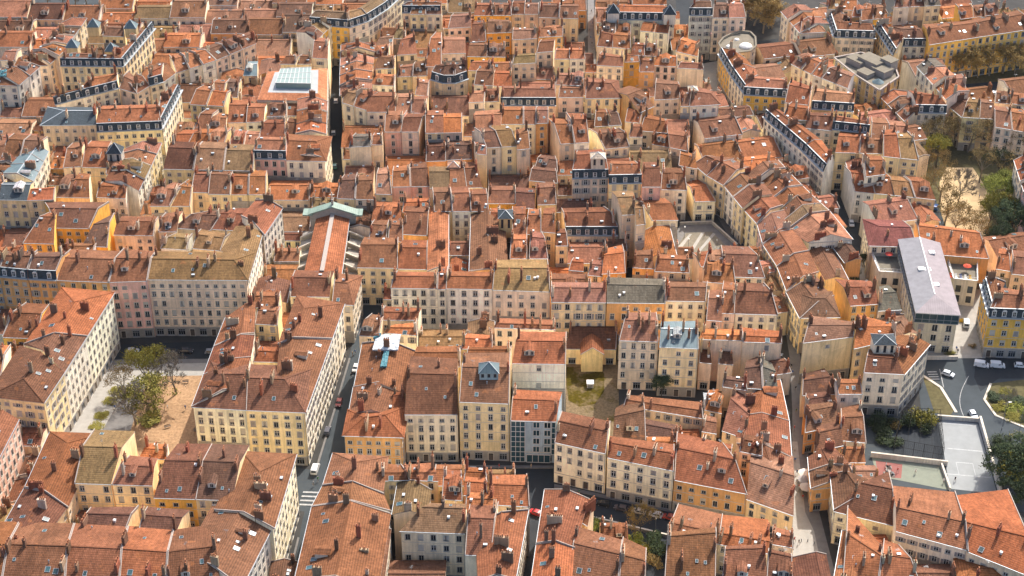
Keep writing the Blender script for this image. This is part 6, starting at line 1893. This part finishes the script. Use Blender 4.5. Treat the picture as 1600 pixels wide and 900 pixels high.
for i, (x, y, c, nm) in enumerate(((1545,150,(.05,.2,.32),'petrol blue'),(1553,148,W_,'white'),(1566,151,K_,'black'),(1578,151,(.03,.12,.1),'dark green'),(1590,152,(.04,.1,.3),'royal blue'),(1536,146,G_,'grey'))):
    car(x, y, x+2, y-8, c, '%s car parked beside the plane trees' % nm)
for i, (x, y, nm) in enumerate(((523,262,'teal'),(521,210,'grey'),(525,160,'white'))):
    car(x, y, x, y-10, [(.03,.14,.13),G_,W_][i], '%s car in the dark lane' % nm)
car(601, 560, 598, 572, G_, 'grey car in the descending street')
car(512, 676, 518, 656, (.1,.1,.12), 'charcoal car low in the descending street')

for (x, y, x2, y2, c, lb) in ((700,736,713,736.6,(.2,.2,.22),'dark grey car under the dark-roofed front of the five'),(742,738,755,738.6,(.55,.55,.55),'silver car under the lantern-roofed yellow front'),
        (575,731,588,731.4,(.06,.09,.16),'navy car under the orange-walled hip'),(640,534,653,535,(.08,.08,.09),'dark car left of the lamp by the long cream row'),(760,541,773,542,(.35,.34,.33),'grey car right of the lamp by the long cream row'),
        (556,578,551,594,(.6,.6,.58),'white car against the long white-windowed block'),(530,632,525,648,(.15,.04,.04),'maroon car against the long white-windowed block'),
        (1330,352,1332,362,(.5,.5,.5),'grey car in the lane below the long white front'),(1080,72,1092,72,(.05,.06,.08),'dark car on the dark avenue'),(1106,84,1118,86,(.6,.6,.6),'white car on the dark avenue'),(1112,56,1110,44,(.3,.05,.04),'red car on the dark avenue')):
    car(x, y, x2, y2, c, lb)
# ---------------------------------------------------------------- people (a few pixels tall)
def person_mesh(seed, stride):
    me = bpy.data.meshes.new('person'); bm = bmesh.new()
    V = lambda *c: bm.verts.new(c)
    pel = V(0, 0, .95); ch = V(0, .01, 1.30); nk = V(0, 0, 1.50); hd = V(0, -.02, 1.60); tp = V(0, -.01, 1.74)
    parts = [(pel, ch), (ch, nk), (nk, hd), (hd, tp)]; rad = {pel: .15, ch: .17, nk: .06, hd: .10, tp: .085}
    for s in (-1, 1):
        st = stride*s
        hip = V(.09*s, 0, .88); kn = V(.10*s, -st*.6-.02, .50); an = V(.10*s, -st*.8+.05, .09); to = V(.11*s, -st*.8-.12, .05)
        parts += [(pel, hip), (hip, kn), (kn, an), (an, to)]; rad.update({hip: .11, kn: .07, an: .05, to: .045})
        sh = V(.19*s, 0, 1.42); el = V(.25*s, st*.3, 1.14); wr = V(.24*s, st*.5-.08, .92); ha = V(.24*s, st*.5-.12, .82)
        parts += [(ch, sh), (sh, el), (el, wr), (wr, ha)]; rad.update({sh: .075, el: .05, wr: .04, ha: .045})
    for a, b in parts: bm.edges.new((a, b))
    bm.verts.index_update(); order = list(bm.verts); rr = [rad[v] for v in order]
    bm.to_mesh(me); bm.free()
    ob = bpy.data.objects.new('person_tmp', me); COL.objects.link(ob)
    ob.modifiers.new('skin', 'SKIN'); ob.modifiers.new('sub', 'SUBSURF').levels = 1
    for i, sv in enumerate(me.skin_vertices[0].data): sv.radius = (rr[i], rr[i]); sv.use_root = (i == 0)
    dg = bpy.context.evaluated_depsgraph_get(); dg.update()
    out = bpy.data.meshes.new_from_object(ob.evaluated_get(dg))
    bpy.data.objects.remove(ob)
    out.name = 'person'
    out.materials.clear()
    for k in ('cloth', 'skin', 'shutter'): out.materials.append(M[k])
    for p in out.polygons:
        c = p.center
        p.material_index = 1 if (c.z > 1.52 and c.y < -.02) or (c.z < .93 and abs(c.x) > .17 and c.z > .7) else (2 if c.z < .93 and abs(c.x) < .2 or c.z > 1.52 else 0)
        p.use_smooth = True
    return out
PM = [person_mesh(1, .28), person_mesh(2, .12), person_mesh(3, .4)]
TOPS = [('dark', (.03, .03, .04)), ('blue', (.06, .12, .3)), ('red', (.4, .05, .04)), ('white', (.65, .65, .62)), ('grey', (.25, .25, .26)), ('green', (.08, .2, .1)), ('tan', (.4, .3, .2))]
PPL = {'by the parked cars under the cream fronts': [(905,772),(1060,812),(1120,818),(880,765)],
 'on the pavement under the five fronts': [(560,727),(655,730),(690,731),(780,732),(830,732)],
 'on the dark avenue': [(1090,60),(1100,76),(1128,96),(1096,92)],
 'on the stepped street': [(1130,338),(1172,404),(1188,420),(1205,440),(1150,356)],
 'in the park': [(1500,290),(1515,330),(1530,310),(1508,372)],
 'on the far paved stretch of the descending street': [(566,500),(570,508),(573,516),(565,523),(576,505),(580,524),(569,534)],
       'on the descending street by the white front': [(555,553),(549,590),(551,556),(497,752),(490,760)],
       'on the sunlit pavement of the paved street': [(1241,706),(1242,722),(1249,764),(1247,768),(1248,757),(1245,741),(1252,772),(1241,846),(1248,850),(1243,760),(1254,893),(1257,895)],
       'in the shaded upper paved street': [(1241,672),(1244,645),(1238,585),(1236,575),(1243,610),(1254,780)],
       'beside the striped plaza': [(1100,372),(1120,380),(1150,366),(1155,372),(1160,378),(1142,352),(1134,338),(1170,392)],
       'near the school gate': [(1494,548),(1496,552)],
       'on the playground': [(1384,730),(1390,735),(1402,738),(1474,755),(1430,740)],
       'on the sports court': [(1492,752)],
       'on the straight lane': [(924,20),(926,40),(923,62),(927,80),(921,50),(925,71),(928,30)],
       'in the gravel square': [(262,640),(290,640),(180,640)]}
pr = random.Random(4)
for where, pts in PPL.items():
    pts = sorted(pts, key=lambda p: p[1])
    for i, (x, y) in enumerate(pts):
        nm, c = pr.choice(TOPS)
        o = link('person', PM[i % 3], None, at(x, y, .12), pr.uniform(0, 6.28)); o.color = (*c, 1)
        tag(o, '%s-topped walker, %s %s' % (nm, ordinal(i), where), 'person', 'people in the streets')

# ---------------------------------------------------------------- street furniture
def lamp(px, py, h, label, arm=0.0, globe=False, z=0.0):
    r = tag(thing('street_lamp', at(px, py, z)), label, 'street lamp', 'street lamps')
    b = MB(); b.tube(Vector((0,0,0)), Vector((0,0,.8)), .13, .1, 8, 0); b.tube(Vector((0,0,.8)), Vector((0,0,h)), .075, .05, 8, 0)
    if arm: b.tube(Vector((0,0,h-.1)), Vector((arm,0,h+.25)), .05, .04, 6, 0)
    b.build('pole', ['metal'], r)
    l = MB()
    if globe:
        for j in range(4):
            for k in range(8):
                f = lambda a, t: (.3*math.cos(a)*math.cos(t), .3*math.sin(a)*math.cos(t), h+.3+.3*math.sin(t))
                a0, a1 = 2*math.pi*k/8, 2*math.pi*(k+1)/8; t0, t1 = -1.57+j*.785, -1.57+(j+1)*.785
                l.face([f(a0,t0), f(a1,t0), f(a1,t1), f(a0,t1)], 0)
    else: l.abox(arm-.45, -.14, h+.18, arm+.45, .14, h+.34, 0)
    l.build('lamp_head', ['lampglass' if globe else 'metal'], r)
lamp(1565, 672, 9.5, 'tall thin street lamp on the kerb of the roundabout', .8)
lamp(1592, 676, 9.5, 'tall street lamp at the edge past the roundabout', .8)
lamp(1248, 905, 7, 'street lamp standing on the pale paving at the bottom', .5)
lamp(1069, 372, 4, 'globe lamp on the far corner of the striped plaza', globe=True)
lamp(1075, 391, 4, 'globe lamp on the near corner of the striped plaza', globe=True)
lamp(943, 829, 4, 'globe lamp in the garden left of the yellow shrub', globe=True)
lamp(1024, 829, 4, 'globe lamp in the garden beside the white car', globe=True)
lamp(735, 527, 6, 'street lamp before the long cream row', .4)

def parasol(px, py, rad, col, label):
    r = tag(thing('parasol', at(px, py, 0)), label, 'parasol', 'cafe parasols on the paved street')
    m = MB(); m.tube(Vector((0,0,0)), Vector((0,0,2.7)), .04, .04, 6, 0); m.tube(Vector((0,0,0)), Vector((0,0,.1)), .3, .28, 8, 0); m.build('pole', ['metal'], r)
    m = MB()
    for k in range(8):
        a0, a1 = 2*math.pi*k/8, 2*math.pi*(k+1)/8
        p0, p1 = (rad*math.cos(a0), rad*math.sin(a0), 2.1), (rad*math.cos(a1), rad*math.sin(a1), 2.1)
        m.face([p0, p1, (0,0,2.75)], 0); m.face([p0, p1, (p1[0], p1[1], 1.9), (p0[0], p0[1], 1.9)], 0)
    o = m.build('canopy', ['cloth'], r); o.color = (*col, 1)
for i, (x, y, c, lb) in enumerate(((1257,748,(.62,.58,.52),'pale beige cafe parasol farthest up the paved street'),(1256,758,(.30,.29,.29),'grey cafe parasol in the middle of the parasol row'),(1259,770,(.5,.47,.44),'stone-coloured cafe parasol nearest in the parasol row'))):
    parasol(x, y, 1.9, c, lb)

# bollards at the foot of the paved street
for i, (x, y) in enumerate(((1252,846),(1262,846),(1272,850),(1239,842))):
    b = MB(); b.tube(Vector((0,0,0)), Vector((0,0,.8)), .12, .1, 8, 0)
    for j in range(3):
        t0, t1 = j*.5236, (j+1)*.5236
        b.tube(Vector((0,0,.8+.14*math.sin(t0))), Vector((0,0,.8+.14*math.sin(t1)+.001)), .13*math.cos(t0)+.001, .13*math.cos(t1)+.002, 8, 0)
    tag(b.build('bollard', ['metal'], None, at(x, y, 0)), 'dark bollard on the pale paving, %s from the left' % ordinal([1,2,3,0][i]), 'bollard', 'bollards on the paved street')

# ventilation box on the grass court
b = MB(); b.abox(-.9, -.9, 0, .9, .9, 1.5, 0); b.abox(-1.05, -1.05, 1.5, 1.05, 1.05, 1.68, 0)
for k in range(4): b.abox(-.7, -.93, .25+k*.3, .7, -.9, .4+k*.3, 1)
tag(b.build('vent_box', ['frame', 'dark'], None, at(922, 604, 0)), 'white ventilation box standing on the mossy grass court', 'vent')

# benches on the gravel square
for i, (x, y, a) in enumerate(((258,600,.1),(290,598,.1),(318,640,1.3),(306,672,1.3),(262,668,.5))):
    b = MB()
    for k in range(3): b.abox(-.9,-.25+k*.18,.43,.9,-.11+k*.18,.47,0)
    for k in range(2): b.abox(-.9,.26,.6+k*.16,.9,.30,.72+k*.16,0)
    for sx in (-.75,.75): b.abox(sx-.04,-.25,0,sx+.04,-.19,.43,1); b.abox(sx-.04,.22,0,sx+.04,.27,.9,1)
    o = b.build('park_bench', ['door','metal'], None, at(x,y,.1)); o.rotation_euler = (0,0,a)
    tag(o, 'slatted wooden bench, %s of those on the sandy part of the gravel square' % ordinal(i), 'bench', 'benches on the gravel square')
# low yard walls
def wall_run(px, h, t, col, label, cap=True):
    P = [at(x, y, 0) for x, y in px]; c = center(P)
    b = MB()
    for i in range(len(P)-1):
        b.beam(P[i]-c, P[i+1]-c, t, h, 0)
        if cap: b.beam(P[i]-c+Vector((0,0,h+.002)), P[i+1]-c+Vector((0,0,h+.002)), t+.14, .12, 1)
    o = b.build('yard_wall', ['wall', 'trim'], None, c); o.color = (*col, 1)
    tag(o, label, 'wall', 'low yard walls')
wall_run([(1360,714),(1470,727),(1480,728)], 1.6, .4, (.5,.48,.44), 'pale wall between the fenced pitch and the playground')
wall_run([(1530,660),(1562,774)], 2.2, .5, (.42,.42,.42), 'grey wall along the right side of the sports court')
wall_run([(1464,655),(1530,660)], 1.4, .4, (.5,.49,.46), 'pale wall at the far end of the sports court')
wall_run([(1470,728),(1484,768)], 1.2, .35, (.40,.41,.41), 'grey wall between playground and sports court')
wall_run([(1446,562),(1496,562)], 1.2, .35, (.5,.46,.4), 'pale wall below the school yard')
wall_run([(902,806),(1045,840)], .9, .35, (.40,.34,.27), 'stone wall between garden and car street')
wall_run([(700,519),(770,527)], 1.4, .3, (.25,.28,.28), 'grey wall before the long cream row')
wall_run([(1062,352),(1112,350),(1152,386)], 1.1, .35, (.30,.28,.25), 'dark parapet round the striped plaza')
wall_run([(1060,390),(1078,402),(1150,396)], 1.0, .35, (.45,.40,.33), 'pale parapet along the near edge of the striped plaza')

# fenced pitch
def cage():
    P = [at(x, y, 0) for x, y in ((1395,708),(1472,722),(1466,662),(1408,658))]; c = center(P)
    r = tag(thing('ball_cage', c), 'tall dark wire ball cage beside the sports court', 'cage')
    po, wi = MB(), MB()
    for i in range(4):
        a, b_ = P[i]-c, P[(i+1) % 4]-c; l = (b_-a).length; n = max(3, int(l/2.6))
        for k in range(n):
            q = lerp(a, b_, k/n); po.tube(q, q+Vector((0,0,5)), .05, .045, 6, 0)
        for z in (.1, 2.5, 5.0): po.tube(a+Vector((0,0,z)), b_+Vector((0,0,z)), .05, .05, 5, 0)
        for k in range(10): wi.tube(a+Vector((0,0,.4+k*.45)), b_+Vector((0,0,.4+k*.45)), .012, .012, 3, 0, cap=False)
        m = int(l/.5)
        for k in range(m): q = lerp(a, b_, (k+.5)/m); wi.tube(q, q+Vector((0,0,5)), .012, .012, 3, 0, cap=False)
    for k in range(5):
        po.tube(lerp(P[0], P[1], k/4)-c+Vector((0,0,5)), lerp(P[3], P[2], k/4)-c+Vector((0,0,5)), .05, .05, 5, 0)
    po.build('frame', ['dark'], r); wi.build('wire_mesh', ['dark'], r)
    sheet('pitch', [(1395,708),(1472,722),(1466,662),(1408,658)], .012, 'asphalt')
cage()
# playground toys
b = MB(); b.abox(-1.4,-1.0,0,1.4,1.0,.3,1); b.abox(-.9,-.7,.3,.2,.7,1.5,0); b.box(Vector((.8,0,.8)), Vector((.7,0,-.6)), Vector((0,.4,0)), Vector((.05,0,.06)), 2)
for x, y in ((-.9,-.7),(.2,-.7),(-.9,.7),(.2,.7)): b.tube(Vector((x,y,0)), Vector((x,y,2.6)), .06, .06, 6, 2)
b.face([(-1.1,-.9,2.6),(.4,-.9,2.6),(.4,.9,2.6),(-1.1,.9,2.6)], 1); b.face([(-1.1,-.9,2.6),(.4,-.9,2.6),(-.35,0,3.3)], 1); b.face([(.4,.9,2.6),(-1.1,.9,2.6),(-.35,0,3.3)], 1)
tag(b.build('climbing_frame', ['shutter', 'door', 'metal'], None, at(1389,742,0)), 'small roofed climbing frame with a slide on the red playground', 'climbing frame')
# ---------------------------------------------------------------- camera, sun, sky
cam = bpy.data.cameras.new('camera'); cam.sensor_width = 36; cam.lens = F/1600*36; cam.clip_start = 1; cam.clip_end = 20000
co = bpy.data.objects.new('camera', cam); COL.objects.link(co)
co.location = CAM; co.rotation_euler = (math.pi/2-PITCH, 0, 0)
SC.camera = co
sun = bpy.data.lights.new('sun', 'SUN'); sun.energy = SUN_E; sun.angle = math.radians(.53); sun.color = (1, .95, .88)
so = bpy.data.objects.new('sun', sun); COL.objects.link(so)
so.rotation_euler = (-SUNV).to_track_quat('-Z', 'Y').to_euler(); so.location = (0, 300, 400)
wd = bpy.data.worlds.new('World'); SC.world = wd; wd.use_nodes = True
nt = wd.node_tree; bg = nt.nodes['Background']
sky = nt.nodes.new('ShaderNodeTexSky'); sky.sky_type = 'NISHITA'; sky.sun_disc = False
sky.sun_elevation = SUN_EL; sky.sun_rotation = SUN_AZ; sky.altitude = 250; sky.dust_density = 4.0; sky.air_density = .8; sky.ozone_density = .4
nt.links.new(sky.outputs[0], bg.inputs[0]); bg.inputs[1].default_value = SKY_S
SC.view_settings.view_transform = 'Standard'; SC.view_settings.look = 'None'; SC.view_settings.exposure = EXPO; SC.view_settings.gamma = 1
SC.render.engine = 'CYCLES'
SC.cycles.max_bounces = 8; SC.cycles.diffuse_bounces = 7; SC.cycles.glossy_bounces = 2; SC.cycles.transmission_bounces = 1
SC.cycles.use_denoising = True

if HAZE > 0:
    b = MB(); b.abox(-700, -200, -1.0, 700, 1000, 312, 0)
    hm = bpy.data.materials.new('haze'); hm.use_nodes = True; ht_ = hm.node_tree; ht_.nodes.clear()
    out = ht_.nodes.new('ShaderNodeOutputMaterial'); pv = ht_.nodes.new('ShaderNodeVolumePrincipled')
    pv.inputs['Color'].default_value = (.82, .88, .95, 1); pv.inputs['Density'].default_value = HAZE; pv.inputs['Anisotropy'].default_value = .2
    ht_.links.new(pv.outputs[0], out.inputs['Volume'])
    tag(b.build('haze', [hm]), kind='stuff')
    SC.cycles.volume_bounces = 0
